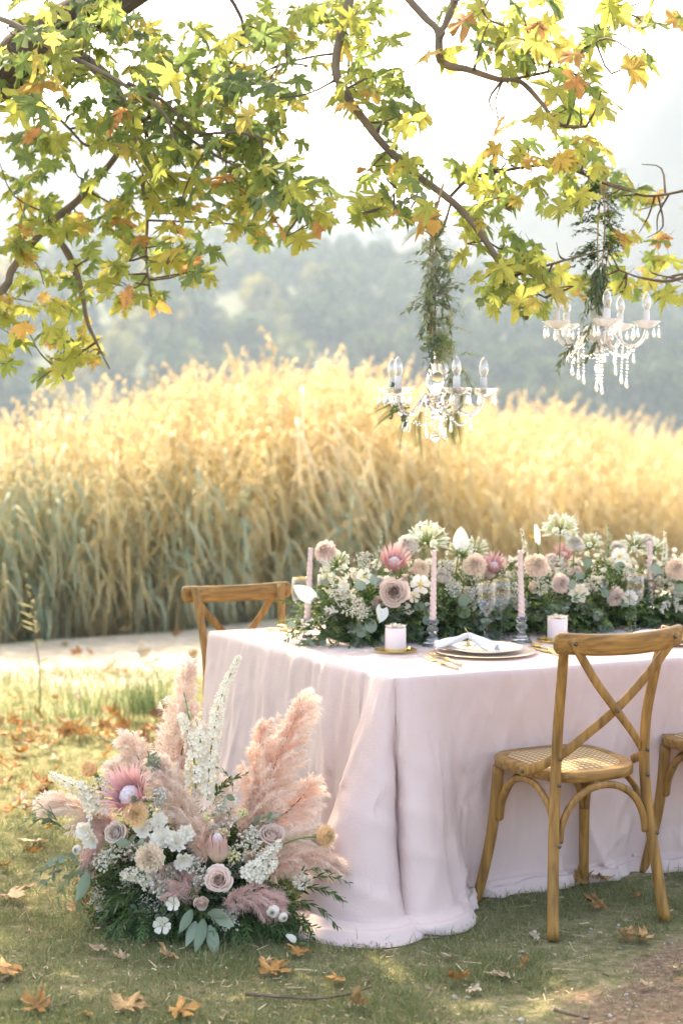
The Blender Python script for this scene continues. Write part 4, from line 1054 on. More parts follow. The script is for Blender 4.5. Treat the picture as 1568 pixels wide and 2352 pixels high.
# wine glasses
def wine_glass(p, lab, h=.205, r=.034):
    p = np.asarray(p); o = empty('wine_glass', p, lab, 'wine glass', 'gold rimmed wine glasses on the table')
    pr = [(.0335, 0), (.033, .0015), (.012, .004), (.0045, .012), (.0036, .04), (.0036, .085), (.0055, .096), (.016, .106), (.026, .120), (.0325, .138), (.0345, .155), (.0330, .180), (.0300, .2045), (.0292, .2045), (.0322, .180), (.0337, .155), (.0317, .1385), (.0252, .121), (.0152, .1075), (.004, .0995), (.0002, .098)]
    k = h / .205; g_ = lathe([(a * r / .034, b * k) for a, b in pr], 40, cap=True).tr(t=p)
    obj('bowl', g_, M_glass, o)
    a_ = np.linspace(0, 2 * math.pi, 41)
    obj('gold_rim', tube(np.stack([.0299 * r / .034 * np.cos(a_), .0299 * r / .034 * np.sin(a_), np.full(41, .2050 * k)], 1) + p, .0006, 6, caps=False), M_gold, o)
wine_glass(G(1117, 1477, TZ), 'left one of the two gold rimmed wine glasses behind the near plate')
wine_glass(G(1150, 1470, TZ), 'right one of the two wine glasses behind the near plate beside the candle', .210)
wine_glass(G(1457, 1450, TZ), 'left one of the gold rimmed wine glasses above the chair rail')
wine_glass(G(1497, 1440, TZ), 'right one of the wine glasses above the chair rail overlapping the pink candle', .208)
wine_glass(T(.24, .99), 'wine glass behind the left end of the flowers beside the pink candle')
wine_glass(T(.36, 1.03), 'wine glass mostly hidden by the flowers at the left end of the table', .208)
# plates
def plate_prof(r, h): return [(.0, 0), (r * .6, 0), (r * .68, .002), (r, h), (r * .995, h + .002), (r * .97, h + .0022), (r * .68, .005), (r * .62, .0035), (.0, .0032)]
def ring_at(p, r, z, t=.0011, seg=56, m=0):
    a_ = np.linspace(0, 2 * math.pi, seg + 1); return tube(np.stack([r * np.cos(a_), r * np.sin(a_), np.full(seg + 1, z)], 1) + p, t, 6, caps=False, m=m)
M_charger = mat('pink_glass_charger', (.84, .70, .63), .15, spec=.5)
M_plategold = thin_glass('amber_glass', (.93, .82, .55), .2)
def setting(p, lab1, lab2):
    c_ = empty('charger_plate', p, lab1, 'plate', 'glass charger plates with gold rims')
    obj('disc', lathe(plate_prof(.167, .010), 64).tr(t=p), M_charger, c_); obj('gold_rim', ring_at(p, .1665, .0112, .0009), M_gold, c_)
    q_ = p + np.array((0, 0, .0100)); d_ = empty('dinner_plate', q_, lab2, 'plate', 'white dinner plates with thin gold edges')
    obj('dish', lathe([(0, 0), (.075, 0), (.085, .003), (.126, .013), (.1255, .0148), (.122, .0150), (.085, .006), (.0, .004)], 64).tr(t=q_), M_porc, d_); obj('gold_rim', ring_at(q_, .1256, .0145, .0008), M_gold, d_)
    return q_
pl = T(.545, .335)
q1 = setting(pl, 'clear pinkish charger plate with gold rim under the white plate before the chair', 'white dinner plate with gold edge carrying the knotted napkin')
pl2 = T(1.27, .335)
q2 = setting(pl2, 'charger plate with gold rim partly hidden by the near chair rail at right', 'white dinner plate behind the near chair rail at right')
# knotted napkin with a gilt ring
def fan(p, d, ln, w0, w1, n=16, m=22, h=.028, waves=2.5, ph=0):
    d = nrm(d); s = nrm(np.cross((0, 0, 1), d)); v = []
    for i in range(n + 1):
        t = i / n
        for j in range(m + 1):
            u = j / m * 2 - 1; w_ = w0 + (w1 - w0) * t ** .8
            z = h * (1 - t) ** 1.5 + (.020 * math.sin(u * waves * math.pi + ph + 1.5 * t) * (.35 + .65 * t) + .015) * (1 - .45 * t) + .001 * math.sin(9 * u + 12 * t)
            v.append(p + d * ln * t * (1 - .18 * u * u) + s * u * w_ + np.array((0, 0, z)))
    f = [(i*(m+1)+j, i*(m+1)+j+1, (i+1)*(m+1)+j+1, (i+1)*(m+1)+j) for i in range(n) for j in range(m)]
    up = Tpl(v, f); dn = Tpl(np.array(v) - (0, 0, .0025), [tuple(reversed(q_)) for q_ in f]); return merge([up, dn])
kn = q1 + np.array((-.055, -.02, .012))
nap = empty('napkin', kn, 'white linen napkin gathered through a gilt ring on the near plate', 'napkin')
obj('cloth_fan', fan(kn, (-.85, .25, 0), .115, .012, .060, ph=.6), M_napkin, nap)
obj('cloth_fan', fan(kn, (.80, -.35, 0), .105, .012, .045, ph=2.0, waves=1.8), M_napkin, nap)
a_ = np.linspace(0, 2 * math.pi, 25)
rg = empty('napkin_ring', kn + (0, 0, .02), 'gilt ring with a leafy spray and pin around the napkin on the near plate', 'napkin ring')
obj('band', tube(np.stack([np.sin(a_) * .004, np.cos(a_) * .017, np.sin(a_) * .016 + .02], 1) + kn, .0025, 8, caps=False), M_gold, rg)
obj('pin', tube([kn + (.012, 0, .03), kn + (-.010, .01, .062)], .0014, 6), M_gold, rg)
lf = [ball(1, 8, 6).tr(frame((math.cos(a), math.sin(a) * .8 - .5, .1)) @ np.diag((.003, .0016, .012)), kn + (-.012 + .007 * i, -.028, .010 + .003 * (i % 2))) for i, a in enumerate(np.linspace(2.6, 5.8, 6))]
obj('leaf_spray', merge(lf), M_gold, rg)
# mini cakes
def petal_sheet(R_, h, ph, seed): pass
def cake(p, lab, lab2):
    p = np.asarray(p); pl_ = empty('gilt_saucer', p, lab2, 'saucer', 'small gilt saucers under the mini cakes')
    obj('disc', lathe([(0, 0), (.035, 0), (.045, .003), (.070, .008), (.0695, .0095), (.045, .005), (.0, .004)], 48).tr(t=p), M_plategold, pl_)
    obj('gold_rim', ring_at(p, .0695, .0088, .0009), M_gold, pl_)
    b = p + np.array((0, 0, .0048)); c_ = empty('mini_cake', b, lab, 'cake', 'pale pink mini cakes on gilt saucers')
    obj('icing', lathe([(.0, 0), (.034, 0), (.0345, .002), (.0345, .074), (.0335, .0765), (.0, .0770)], 48).tr(t=b), mat('cake_icing', (.84, .72, .70), .7, bump=(220, .12, .001), trans=0), c_)
    obj('ribbon', lathe([(.0352, .0012), (.0352, .0098)], 48, cap=False).tr(t=b), mat('gold_ribbon', (.78, .60, .22), .35, metal=.7), c_)
    return c_, b + np.array((0, 0, .077))
CAKES = [cake(G(908, 1498, TZ), 'pale pink mini cake with gold ribbon and cream bloom left of the forks', 'gilt glass saucer under the left mini cake'),
         cake(G(1279, 1474, TZ), 'pale pink mini cake with gold ribbon half hidden by the near chair rail', 'gilt saucer under the mini cake by the chair rail')]
# cutlery
def cut(kind):
    parts = []
    hl = .085
    handle = tube([(0, 0, .006), (hl * .5, 0, .0075), (hl, 0, .006)], [.0052, .0058, .0045], 10, n=10); handle.v[:, 2] = .006 + (handle.v[:, 2] - .006) * .75
    fer = merge([ball(.0062, 8, 5, .6).tr(ry(math.pi / 2), (hl + .004 + .006 * i, 0, .0065)) for i in range(4)])
    nk = hl + .028
    if kind == 'fork':
        met = [tube([(nk - .004, 0, .006), (nk + .03, 0, .0045), (nk + .045, 0, .004)], [.0028, .0022, .003], 8, n=8),
               bar([(nk + .042, 0, .0035), (nk + .055, 0, .0025), (nk + .066, 0, .003)], .020, .002, (0, 1, 0))]
        for k in range(4):
            y = -.0085 + .00567 * k; met.append(bar(spline([(nk + .064, y, .003), (nk + .085, y * 1.05, .005), (nk + .108, y, .011)], 7), .0026, .0018, (0, 1, 0)))
    elif kind == 'spoon':
        bl = ball(1, 14, 8).tr(np.diag((.027, .018, .006)), (nk + .075, 0, .0075)); bl.v[:, 2] = np.where(bl.v[:, 2] > .0075, .0125 - (bl.v[:, 2] - .0075) * .9 + 0 * bl.v[:, 2], bl.v[:, 2])
        met = [tube([(nk - .004, 0, .006), (nk + .03, 0, .006), (nk + .052, 0, .008)], [.0028, .002, .003], 8, n=8), bl]
    else:
        met = [bar([(nk - .004, 0, .005), (nk + .01, 0, .004), (nk + .09, 0, .0035), (nk + .115, .003, .0035)], .015, .0018, (0, 1, 0))]
    return handle, fer, merge(met)
CUTM = {}
def cutlery(kind, h_, e_, lab):
    a, b = G(h_[0], h_[1], TZ), G(e_[0], e_[1], TZ); d = b - a; az = math.atan2(d[1], d[0])
    o = empty(kind, (0, 0, 0), lab, kind, 'gold cutlery with ivory handles')
    if kind not in CUTM:
        hd, fe, me_ = cut(kind); CUTM[kind] = (mesh('handle', hd, M_ivory), mesh('ferrule', fe, M_gold), mesh('head', me_, M_brass))
    for nm_, m_ in zip(('handle', 'ferrule', {'fork': 'tines', 'spoon': 'bowl', 'knife': 'blade'}[kind]), CUTM[kind]):
        q_ = bpy.data.objects.new(nm_, m_); COL.objects.link(q_); q_.parent = o
    k = np.linalg.norm(d) / {'fork': .221, 'spoon': .215, 'knife': .228}[kind]; k = min(max(k, .75), 1.15)
    o.location = a; o.rotation_euler = (0, 0, az); o.scale = (k, 1, 1); return o
def z9(x, y): return ((900 + x / 3.136) * .9406, (1480 + y / 3.136) * .9406)
def z4(x, y): return ((650 + x / 3.033) * .9406, (1250 + y / 3.033) * .9406)
def z5(x, y): return ((1150 + x / 3.033) * .9406, (1230 + y / 3.033) * .9406)
cutlery('fork', z9(680, 492), z9(345, 365), 'gold fork with ivory handle, nearer the table edge, left of the plate')
cutlery('fork', z9(708, 462), z9(385, 340), 'gold fork with ivory handle, the one closer to the plate')
cutlery('spoon', z9(1500, 385), z9(1205, 292), 'gold spoon right of the near plate, its bowl showing past the chair post')
cutlery('knife', z9(1510, 398), z9(1230, 318), 'gold knife lying beside the spoon right of the near plate')
cutlery('fork', z5(1150, 1112), z5(830, 1055), 'gold fork seen under the chair rail, front one of its pair')
cutlery('fork', z5(1140, 1085), z5(880, 1048), 'gold fork seen under the chair rail, rear one of its pair')
cutlery('knife', z4(5, 880), z4(200, 892), 'ivory handled gold knife at the far left end of the table, front one')
cutlery('spoon', z4(88, 850), z4(250, 880), 'ivory handled gold spoon at the far left end of the table, rear one')

# ================================================================== FLOWER KIT
GA = 2.39996
def cpetal(phi0, wrap, prof, nu=5, nv=6, ruffle=0.0, tip='round', seed=0, fr=3.0, rn=0.0, tilt=0.0):
    prof = np.array(prof, float); tv = np.linspace(0, 1, nv); pv_ = np.linspace(0, 1, len(prof))
    rr = np.interp(tv, pv_, prof[:, 0]); zz = np.interp(tv, pv_, prof[:, 1]); h = max(abs(prof[:, 1]).max(), prof[:, 0].max())
    if tip == 'round': wf = np.sin(np.pi * (.14 + .74 * tv)) ** .55
    elif tip == 'point': wf = (np.sin(np.pi * (.22 + .78 * tv)) + .02) ** .8
    else: wf = .25 + .75 * tv
    v = []; g = []
    for i, t in enumerate(tv):
        for j in range(nu):
            u = j / (nu - 1) * 2 - 1; a = phi0 + u * wrap * wf[i]
            r_ = rr[i]; z = zz[i] - (.10 * h * u * u * t if tip == 'round' else 0)
            if ruffle: k = ruffle * t ** 1.5 * math.sin(fr * u * math.pi + seed * 1.7); r_ += k; z += k * .6 + ruffle * .4 * math.cos(seed + 5 * u) * t * t
            v.append((r_ * math.cos(a), r_ * math.sin(a), z + tilt * r_)); g.append(t)
    f = [(i*nu+j, i*nu+j+1, (i+1)*nu+j+1, (i+1)*nu+j) for i in range(nv - 1) for j in range(nu - 1)]
    t = Tpl(v, f, g=g); t.r += rn; return t
def rose(R_, n=24, seed=0, open_=1.0):
    r0 = np.random.RandomState(seed); ps = []
    for i in range(n):
        q = i / (n - 1); h = R_ * (1.02 - .50 * q ** 2 * open_)
        rb = R_ * (.05 + .30 * q); rm = R_ * (.10 + .66 * q ** 1.1); rt = R_ * (.07 + .95 * q ** 1.25 * open_)
        pr = [(rb * .4, -.25 * R_), (rb + .10 * R_, 0), (rm, .35 * h), (rm * 1.04, .72 * h), (rt, h), (rt + .06 * R_ * q, h - .10 * R_ * q * q)]
        ps.append(cpetal(GA * i + r0.normal() * .2, 1.45 - .65 * q, pr, 7, 8, .02 * R_, 'round', seed + i, rn=.15 * r0.rand()))
    return merge(ps)
def ranunculus(R_, seed=0):
    ps = []; r0 = np.random.RandomState(seed)
    for i in range(26):
        q = i / 25; rm = R_ * (.15 + .85 * q); h = R_ * (.95 - .30 * q)
        ps.append(cpetal(GA * i, 1.2 - .5 * q, [(rm * .3, -.3 * R_), (rm * .9, 0), (rm, .4 * h), (rm * .80, .85 * h), (rm * .62, h)], 6, 6, 0, 'round', i, rn=.1 * r0.rand()))
    return merge(ps)
def carnation(R_, n=46, seed=0):
    n = int(n * 1.5)
    r0 = np.random.RandomState(seed); ps = []
    for i in range(n):
        q = ((i + .5) / n) ** .6; rt = R_ * (.05 + .95 * q); zt = R_ * (1.0 - .85 * q ** 2.2) + .05 * R_ * r0.normal()
        ps.append(cpetal(GA * i + r0.normal() * .3, .95 - .42 * q, [(.05 * R_, -.45 * R_), (.14 * R_, -.05 * R_), (rt * .55, zt * .62), (rt * .9, zt * .93), (rt, zt)], 8, 5, .13 * R_, 'frill', seed + i * 3, 2.6, rn=.3 * r0.rand()))
    ps.append(ball(R_ * .78, 12, 8, .85).tr(t=(0, 0, .16 * R_)))
    cal = tube([(0, 0, -1.15 * R_), (0, 0, -.35 * R_), (0, 0, 0)], [.14 * R_, .26 * R_, .22 * R_], 8).mat(1)
    return merge(ps + [cal])
def simple_flower(R_, n=6, cup=.25, seed=0, cen=.25, ruffle=.03, layers=1):
    r0 = np.random.RandomState(seed); ps = []
    for L2 in range(layers):
        for i in range(n):
            a = 2 * math.pi * i / n + L2 * .5 + r0.normal() * .1; k = 1 - .18 * L2
            ps.append(cpetal(a, 3.0 / n, [(.05 * R_, 0), (.5 * R_ * k, cup * .35 * R_), (.85 * R_ * k, cup * .8 * R_), (R_ * k, cup * R_ * (.8 + .3 * r0.rand()) + L2 * .1 * R_)], 5, 5, ruffle * R_, 'round', seed + i, rn=.1 * r0.rand()))
    c_ = [ball(cen * R_ * .6, 8, 5, .7).tr(t=(0, 0, .05 * R_)).mat(2)]
    for i in range(14 if cen > .1 else 0):
        a = GA * i; rr = cen * R_ * (.7 + .4 * r0.rand()); c_.append(octa(.04 * R_).tr(t=(rr * math.cos(a), rr * math.sin(a), .12 * R_ + .05 * R_ * r0.rand())).mat(2))
    return merge(ps + c_)
def protea(R_, seed=0, closed=False):
    r0 = np.random.RandomState(seed); out = []
    dome = [(R_ * .5 * math.sin(a) * (1 if not closed else .9) + 1e-4, -R_ * (.55 if not closed else 1.05) * math.cos(a) + R_ * (.15 if not closed else .45)) for a in np.linspace(.4, math.pi, 10)]
    fl = lathe(dome, 18, twist=lambda a, z: 1 + .05 * np.cos(9 * a + z * 300)).mat(1); fl.v += r0.normal(size=fl.v.shape) * R_ * .012
    out.append(fl)
    rows = 4 if not closed else 5
    for k in range(rows):
        m = 13 + 2 * k
        for i in range(m):
            a = 2 * math.pi * (i + .5 * (k % 2)) / m + r0.normal() * .05; q = k / (rows - 1)
            if not closed:
                h = R_ * (1.45 - .50 * q + .14 * r0.normal()); rt = R_ * (.90 + .50 * q)
                pr = [(.18 * R_, -.45 * R_), (.46 * R_, -.2 * R_), (.60 * R_ + .04 * k * R_, .25 * h), (.66 * R_ + .05 * k * R_, .6 * h), (rt, h)]
            else:
                h = R_ * (1.7 - .30 * k + .08 * r0.normal())
                pr = [(.15 * R_, -.75 * R_), (.50 * R_ + .02 * k * R_, -.35 * R_), (.62 * R_ + .02 * k * R_, .2 * h), (.58 * R_ + .02 * k * R_, .6 * h), (.50 * R_ + .05 * k * R_, h)]
            out.append(cpetal(a, .15 if not closed else .22, pr, 3, 7, 0, 'point', i, rn=.4 * q + .2 * r0.rand()))
    return merge(out)
def anthurium(R_, seed=0):
    v = []; g = []
    n, m = 9, 9
    for i in range(n):
        t = i / (n - 1); wv_ = .78 * math.sin(math.pi * min(1, .14 + .86 * t)) ** .75 * (1 - .25 * t) + .02
        for j in range(m):
            u = j / (m - 1) * 2 - 1; x = u * wv_ * R_; y = (t * 1.9 - .5 - .28 * u * u * (1 - t)) * R_
            v.append((x, y, .30 * R_ * u * u + .18 * R_ * (t - .4) ** 2 - .25 * R_ * max(0, t - .7))); g.append(1)
    f = [(i*m+j, i*m+j+1, (i+1)*m+j+1, (i+1)*m+j) for i in range(n - 1) for j in range(m - 1)]
    sp = tube([(0, -.12 * R_, .02), (0, .25 * R_, .16 * R_), (0, .75 * R_, .34 * R_)], [.055 * R_, .062 * R_, .03 * R_], 8, n=8).mat(2)
    sp.v[:, 2] -= .02 - .03 * R_
    return merge([Tpl(v, f, g=g), sp])
def agapanthus(R_, n=38, seed=0, lo=-.25):
    r0 = np.random.RandomState(seed); out = []
    for i in range(n):
        z = lo + (1 - lo) * (i + .5) / n; a = GA * i; s = math.sqrt(max(0, 1 - z * z)); d = nrm(np.array((s * math.cos(a), s * math.sin(a), z)) + r0.normal(size=3) * .12)
        l_ = R_ * (.72 + .3 * r0.rand()); p1 = d * l_ * .55 + np.array((0, 0, .05 * R_))
        out.append(tube([(0, 0, 0), p1], .0011, 3, caps=False).mat(1))
        M = frame(d); b = lathe([(.0008, 0), (.0020, .25 * R_), (.0036, .48 * R_), (.0010, .66 * R_)], 6).tr(M, p1); out.append(b)
        if r0.rand() < .35: out.append(simple_flower(.22 * R_, 5, .5, i, .0).tr(M, p1 + d * .42 * R_).mat(0))
    return merge(out)
floret = simple_flower(1, 5, .45, 1, .22, .06); floret.m[floret.m == 2] = 1
flo_lite = merge([cpetal(2 * math.pi * i / 5, .55, [(.05, 0), (.6, .2), (1, .42)], 3, 3, 0, 'round', i) for i in range(5)] + [octa(.16).tr(t=(0, 0, .12)).mat(1)])
def spike(path, r0_, r1_, n, fs=.011, seed=0, bare=.0):
    """delphinium / stock: florets spiralling round a stem"""
    q0 = np.random.RandomState(seed); pt = spline(path, 60); tan = np.gradient(pt, axis=0); out = [tube(path, [.0028, .0012], 6, n=14).mat(2)]
    Rm = []; ts = []
    for i in range(n):
        t = bare + (1 - bare) * (i + .5) / n; k = int(t * 59); d0 = nrm(tan[k]); a = GA * i + q0.normal() * .3; F = frame(d0); d = nrm(F[:, 0] * math.cos(a) + F[:, 1] * math.sin(a) + d0 * (.25 + .3 * t))
        rr = (r0_ + (r1_ - r0_) * t) * (.65 + .35 * q0.rand()); Rm.append(frame(d, roll=q0.rand() * 6) * fs * (1.15 - .55 * t)); ts.append(pt[k] + d * rr)
    out.append(many(flo_lite, Rm, ts, .2 * q0.rand(n)))
    return merge(out)
def leafpatch(Ln, Wd, cup=.15, droop=.25, nu=3, nv=6, shape='ellipse', fold=0.0):
    v = []; g = []
    for i in range(nv):
        t = i / (nv - 1)
        if shape == 'ellipse': w_ = math.sin(math.pi * min(1, .03 + .97 * t)) ** .75
        elif shape == 'round': w_ = math.sqrt(max(0, 1 - (2 * t - 1) ** 2)) ** .9 + (.04)
        else: w_ = math.sin(math.pi * min(1, .06 + .93 * t ** .8)) ** .9
        for j in range(nu):
            u = j / (nu - 1) * 2 - 1; v.append((u * Wd / 2 * w_, t * Ln, cup * Wd * u * u - droop * Ln * t * t)); g.append(t)
    f = [(i*nu+j, i*nu+j+1, (i+1)*nu+j+1, (i+1)*nu+j) for i in range(nv - 1) for j in range(nu - 1)]
    return Tpl(v, f, g=g)
def sprig(leaf, n, Ln, seed=0, ang=.8, droop=.3, spin=True, taper_=.55, pair=True, stem=.0014, jr=.12, stemi=1, t0=.12, flat=False):
    """leafy stem growing along +Y then drooping; leaf template points along +Y"""
    q0 = np.random.RandomState(seed); side = q0.normal() * .15
    pt = np.array([(side * Ln * t * t, Ln * t * (1 - .1 * t), Ln * (.25 * t - droop * t * t)) for t in np.linspace(0, 1, 12)])
    tan = np.gradient(pt, axis=0); out = [tube(pt[::2], [stem, stem * .5], 3, caps=False).mat(stemi)]; Rm = []; ts = []; rn = []
    for i in range(n):
        t = t0 + (1 - t0) * (i + .5) / n; k = min(11, int(t * 11.99)); y = nrm(tan[k]); F = frame(y, (0, 0, 1)); x_, z_ = F[:, 0], F[:, 1]
        for s in ((-1, 1) if pair else ((1,) if i % 2 else (-1,))):
            roll = (i % 2) * math.pi / 2 * (0 if flat else 1) + q0.normal() * .35 * (0.3 if flat else 1)
            lat = (x_ * math.cos(roll) + z_ * math.sin(roll)) * s
            an = ang * (1 + .15 * q0.normal()) * (1 - .35 * t); d = nrm(y * math.cos(an) + lat * math.sin(an))
            zn = nrm(np.cross(np.cross(d, z_ + .3 * q0.normal(size=3)), d)); xx = np.cross(d, zn)
            Rm.append(np.stack([xx, d, zn], 1) * (1 - (1 - taper_) * t) * (1 + .15 * q0.normal())); ts.append(pt[k]); rn.append(jr * q0.normal())
    out.append(many(leaf, np.array(Rm), np.array(ts), rn)); return merge(out)
def fern(Ln, seed=0, n=23, droop=.5):
    pin = sprig(leafpatch(.055, .030, 0, .1, 2, 3, 'ellipse'), 10, .30, seed, 1.0, .15, pair=True, taper_=.3, stem=.004, flat=True)
    q0 = np.random.RandomState(seed); pt = np.array([(0.06 * Ln * math.sin(3 * t), Ln * t, Ln * (.3 * t - droop * t * t)) for t in np.linspace(0, 1, 24)]); tan = np.gradient(pt, axis=0)
    out = [tube(pt[::3], [.0014, .0006], 3, caps=False).mat(1)]
    for i in range(n):
        t = .1 + .9 * (i + .5) / n; k = min(23, int(t * 23.99)); y = nrm(tan[k]); F = frame(y); sc = Ln * .85 * (math.sin(math.pi * (.22 + .76 * t)) ** .8) * (1.15 - .5 * t)
        for s in (-1, 1):
            d = nrm(y * .35 + F[:, 0] * s); zn = nrm(np.cross(np.cross(d, F[:, 1]), d)); out.append(pin.tr(np.stack([np.cross(d, zn), d, zn], 1), pt[k], sc, .05 * q0.normal()))
    return merge(out)
def filler(Ln, seed=0, n=46, bs=.0028, spread=.45):
    """waxflower / baby's-breath: forking stalks with tiny blossoms"""
    q0 = np.random.RandomState(seed); out = []
    for i in range(n):
        d = nrm((q0.normal() * spread, 1, q0.normal() * spread)); l_ = Ln * (.55 + .45 * q0.rand()); e = d * l_
        if i % 3 == 0: out.append(tube([(0, 0, 0), e * .5 + (0, .02 * Ln, 0), e], .0006, 3, caps=False).mat(1))
        for k in range(3): out.append(octa(bs * (.7 + .7 * q0.rand())).tr(t=e + q0.normal(size=3) * Ln * .05)); out[-1].r += q0.rand()
    return merge(out)
def astilbe(Ln, seed=0):
    q0 = np.random.RandomState(seed); out = []
    for b in range(9):
        t = .15 + .8 * b / 9; a = GA * b; d = nrm((math.cos(a) * .9, .75, math.sin(a) * .9)); l_ = Ln * .55 * (1 - t * .75); o_ = np.array((0, Ln * t, 0))
        for k in range(16):
            s = k / 15; out.append(octa(.0042 * (1.25 - .8 * s) * Ln / .07).tr(np.diag((1, 1.5, 1)), o_ + d * l_ * s + q0.normal(size=3) * .0012)); out[-1].r += .5 + .5 * q0.rand()
    for k in range(14): out.append(octa(.003).tr(t=(0, Ln * (.5 + .55 * k / 14), 0)))
    return merge(out)
def pampas(path, w0, n, seed=0, ln=.085, wprof=(.35, .8, 1, .85, .55, .25), droop=.25, hw=.00075):
    """feathery plume: many soft side branches, each carrying a fringe of fine hairs"""
    q0 = np.random.RandomState(seed); pt = spline(path, 80); tan = np.gradient(pt, axis=0); tan /= np.linalg.norm(tan, axis=1)[:, None]
    nb = max(30, n // 55); per = 80; parts = []
    t = np.linspace(.02, .985, nb) + q0.normal(size=nb) * .01; t = np.clip(t, 0, .99); k = (t * 79).astype(int); d0 = tan[k]
    az = np.arange(nb) * GA + q0.normal(size=nb) * .4
    rn = np.zeros((nb, 3))
    for i in range(nb):
        F = frame(d0[i]); rn[i] = F[:, 0] * math.cos(az[i]) + F[:, 1] * math.sin(az[i])
    wd = w0 * np.interp(t, np.linspace(0, 1, len(wprof)), wprof) * (.6 + .6 * q0.rand(nb)); L_ = ln * (.75 + .5 * q0.rand(nb)) * np.interp(t, [0, .5, 1], [1, 1, .7])
    side = nrm((q0.normal(), q0.normal() * .3, 0)) * .25
    s = q0.rand(nb, per) ** .85
    bx = pt[k][:, None, :] + d0[:, None, :] * (L_[:, None] * s * .85)[..., None] + rn[:, None, :] * (wd[:, None] * np.sin(s * 1.5))[..., None] + (np.array((0, 0, -1)) + side)[None, None, :] * (L_[:, None] * droop * s ** 2.2)[..., None]
    bd = d0[:, None, :] * .8 + rn[:, None, :] * (wd / L_ * 1.2)[:, None, None] + np.array((0, 0, -1))[None, None, :] * (droop * 1.6 * s)[..., None]
    hd = bd + q0.normal(size=(nb, per, 3)) * .42; hd /= np.linalg.norm(hd, axis=2)[..., None]
    hl = (.016 + .020 * q0.rand(nb, per)) * (1.15 - .5 * s)
    b = bx.reshape(-1, 3); hd = hd.reshape(-1, 3); hl = hl.reshape(-1, 1); N_ = len(b)
    m_ = b + hd * hl * .5; e = b + hd * hl + np.array((0, 0, -.25)) * hl
    sd = np.cross(hd, q0.normal(size=(N_, 3))); sd /= np.linalg.norm(sd, axis=1)[:, None]; sd = sd * hw
    v = np.stack([b - sd, b + sd, m_ + sd, m_ - sd, e], 1).reshape(-1, 3)
    l = (np.arange(N_)[:, None] * 5 + np.array([0, 1, 2, 3, 3, 2, 4])[None]).reshape(-1).astype(np.int32)
    br = np.repeat(q0.normal(size=nb) * .22, per)
    h = Tpl(v, l=l, t=np.tile(np.array([4, 3], dtype=np.int32), N_), g=np.repeat(s.reshape(-1), 5), r=np.repeat(np.clip(.5 + br + .15 * q0.normal(size=N_), 0, 1), 5))
    return merge([h, tube(path, [.003, .0012], 5, n=20).mat(1)])

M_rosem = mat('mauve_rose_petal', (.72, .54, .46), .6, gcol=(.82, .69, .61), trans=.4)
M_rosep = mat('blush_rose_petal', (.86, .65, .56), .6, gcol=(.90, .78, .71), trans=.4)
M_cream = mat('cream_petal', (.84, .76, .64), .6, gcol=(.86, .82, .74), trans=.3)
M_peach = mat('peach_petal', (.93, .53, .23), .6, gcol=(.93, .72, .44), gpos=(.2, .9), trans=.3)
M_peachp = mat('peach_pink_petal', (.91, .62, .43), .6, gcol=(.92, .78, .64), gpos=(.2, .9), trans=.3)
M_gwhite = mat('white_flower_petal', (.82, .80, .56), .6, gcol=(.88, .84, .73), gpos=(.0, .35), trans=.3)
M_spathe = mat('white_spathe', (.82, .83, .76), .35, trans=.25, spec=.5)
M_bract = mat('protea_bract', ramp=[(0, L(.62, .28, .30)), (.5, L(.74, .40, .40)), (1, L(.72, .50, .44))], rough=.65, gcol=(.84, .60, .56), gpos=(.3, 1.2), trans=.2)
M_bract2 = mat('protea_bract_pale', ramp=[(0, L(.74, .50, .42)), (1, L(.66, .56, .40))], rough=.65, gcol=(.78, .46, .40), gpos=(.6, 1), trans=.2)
M_dome = mat('protea_dome', (.66, .64, .68), .9, noise=(160, .7, 1.15), bump=(200, .8, .003))
M_pamp = mat('pampas_hair', ramp=[(0, L(.88, .57, .44)), (.5, L(.94, .70, .57)), (1, L(.96, .81, .70))], rough=.9, gcol=(.97, .86, .76), gpos=(.1, 1.0), trans=.45)
M_pampp = mat('pale_pampas_hair', ramp=[(0, L(.90, .71, .59)), (1, L(.96, .86, .76))], rough=.9, gcol=(.96, .87, .79), gpos=(.3, 1.1), trans=.45)
M_pampm = mat('mauve_pampas_hair', ramp=[(0, L(.82, .58, .52)), (1, L(.91, .73, .67))], rough=.9, trans=.45)
M_bud = mat('agapanthus_bud', (.60, .68, .38), .5, gcol=(.86, .87, .76), gpos=(.1, .7), trans=.25)

SPR = []   # greenery templates: (tpl, materials)
small = leafpatch(.020, .0095, .1, .2, 3, 4); tiny = leafpatch(.013, .006, .1, .2, 2, 4); olive = leafpatch(.046, .012, .1, .25, 3, 5); euc = leafpatch(.034, .030, .12, .15, 5, 6, 'round'); broad = leafpatch(.05, .022, .1, .3, 3, 6)
G_box = [sprig(small, 11, .11, s, .85, .35) for s in range(4)]
G_ruscus = [sprig(leafpatch(.026, .010, .1, .2, 3, 4), 8, .12, 20 + s, .7, .5) for s in range(3)]
G_pist = [sprig(leafpatch(.024, .0055, .05, .1, 2, 4), 10, .12, 40 + s, 1.0, .5, flat=True) for s in range(3)]
G_olive = [sprig(olive, 7, .12, 60 + s, .6, .6, t0=.1) for s in range(3)]
G_euc = [sprig(euc, 5, .13, 80 + s, .95, .4, taper_=.6) for s in range(4)]
G_fern = [fern(.15, 90 + s) for s in range(2)]
G_broad = [sprig(broad, 4, .08, 95 + s, .9, .5) for s in range(2)]
G_fill = [filler(.07, 110 + s) for s in range(4)]
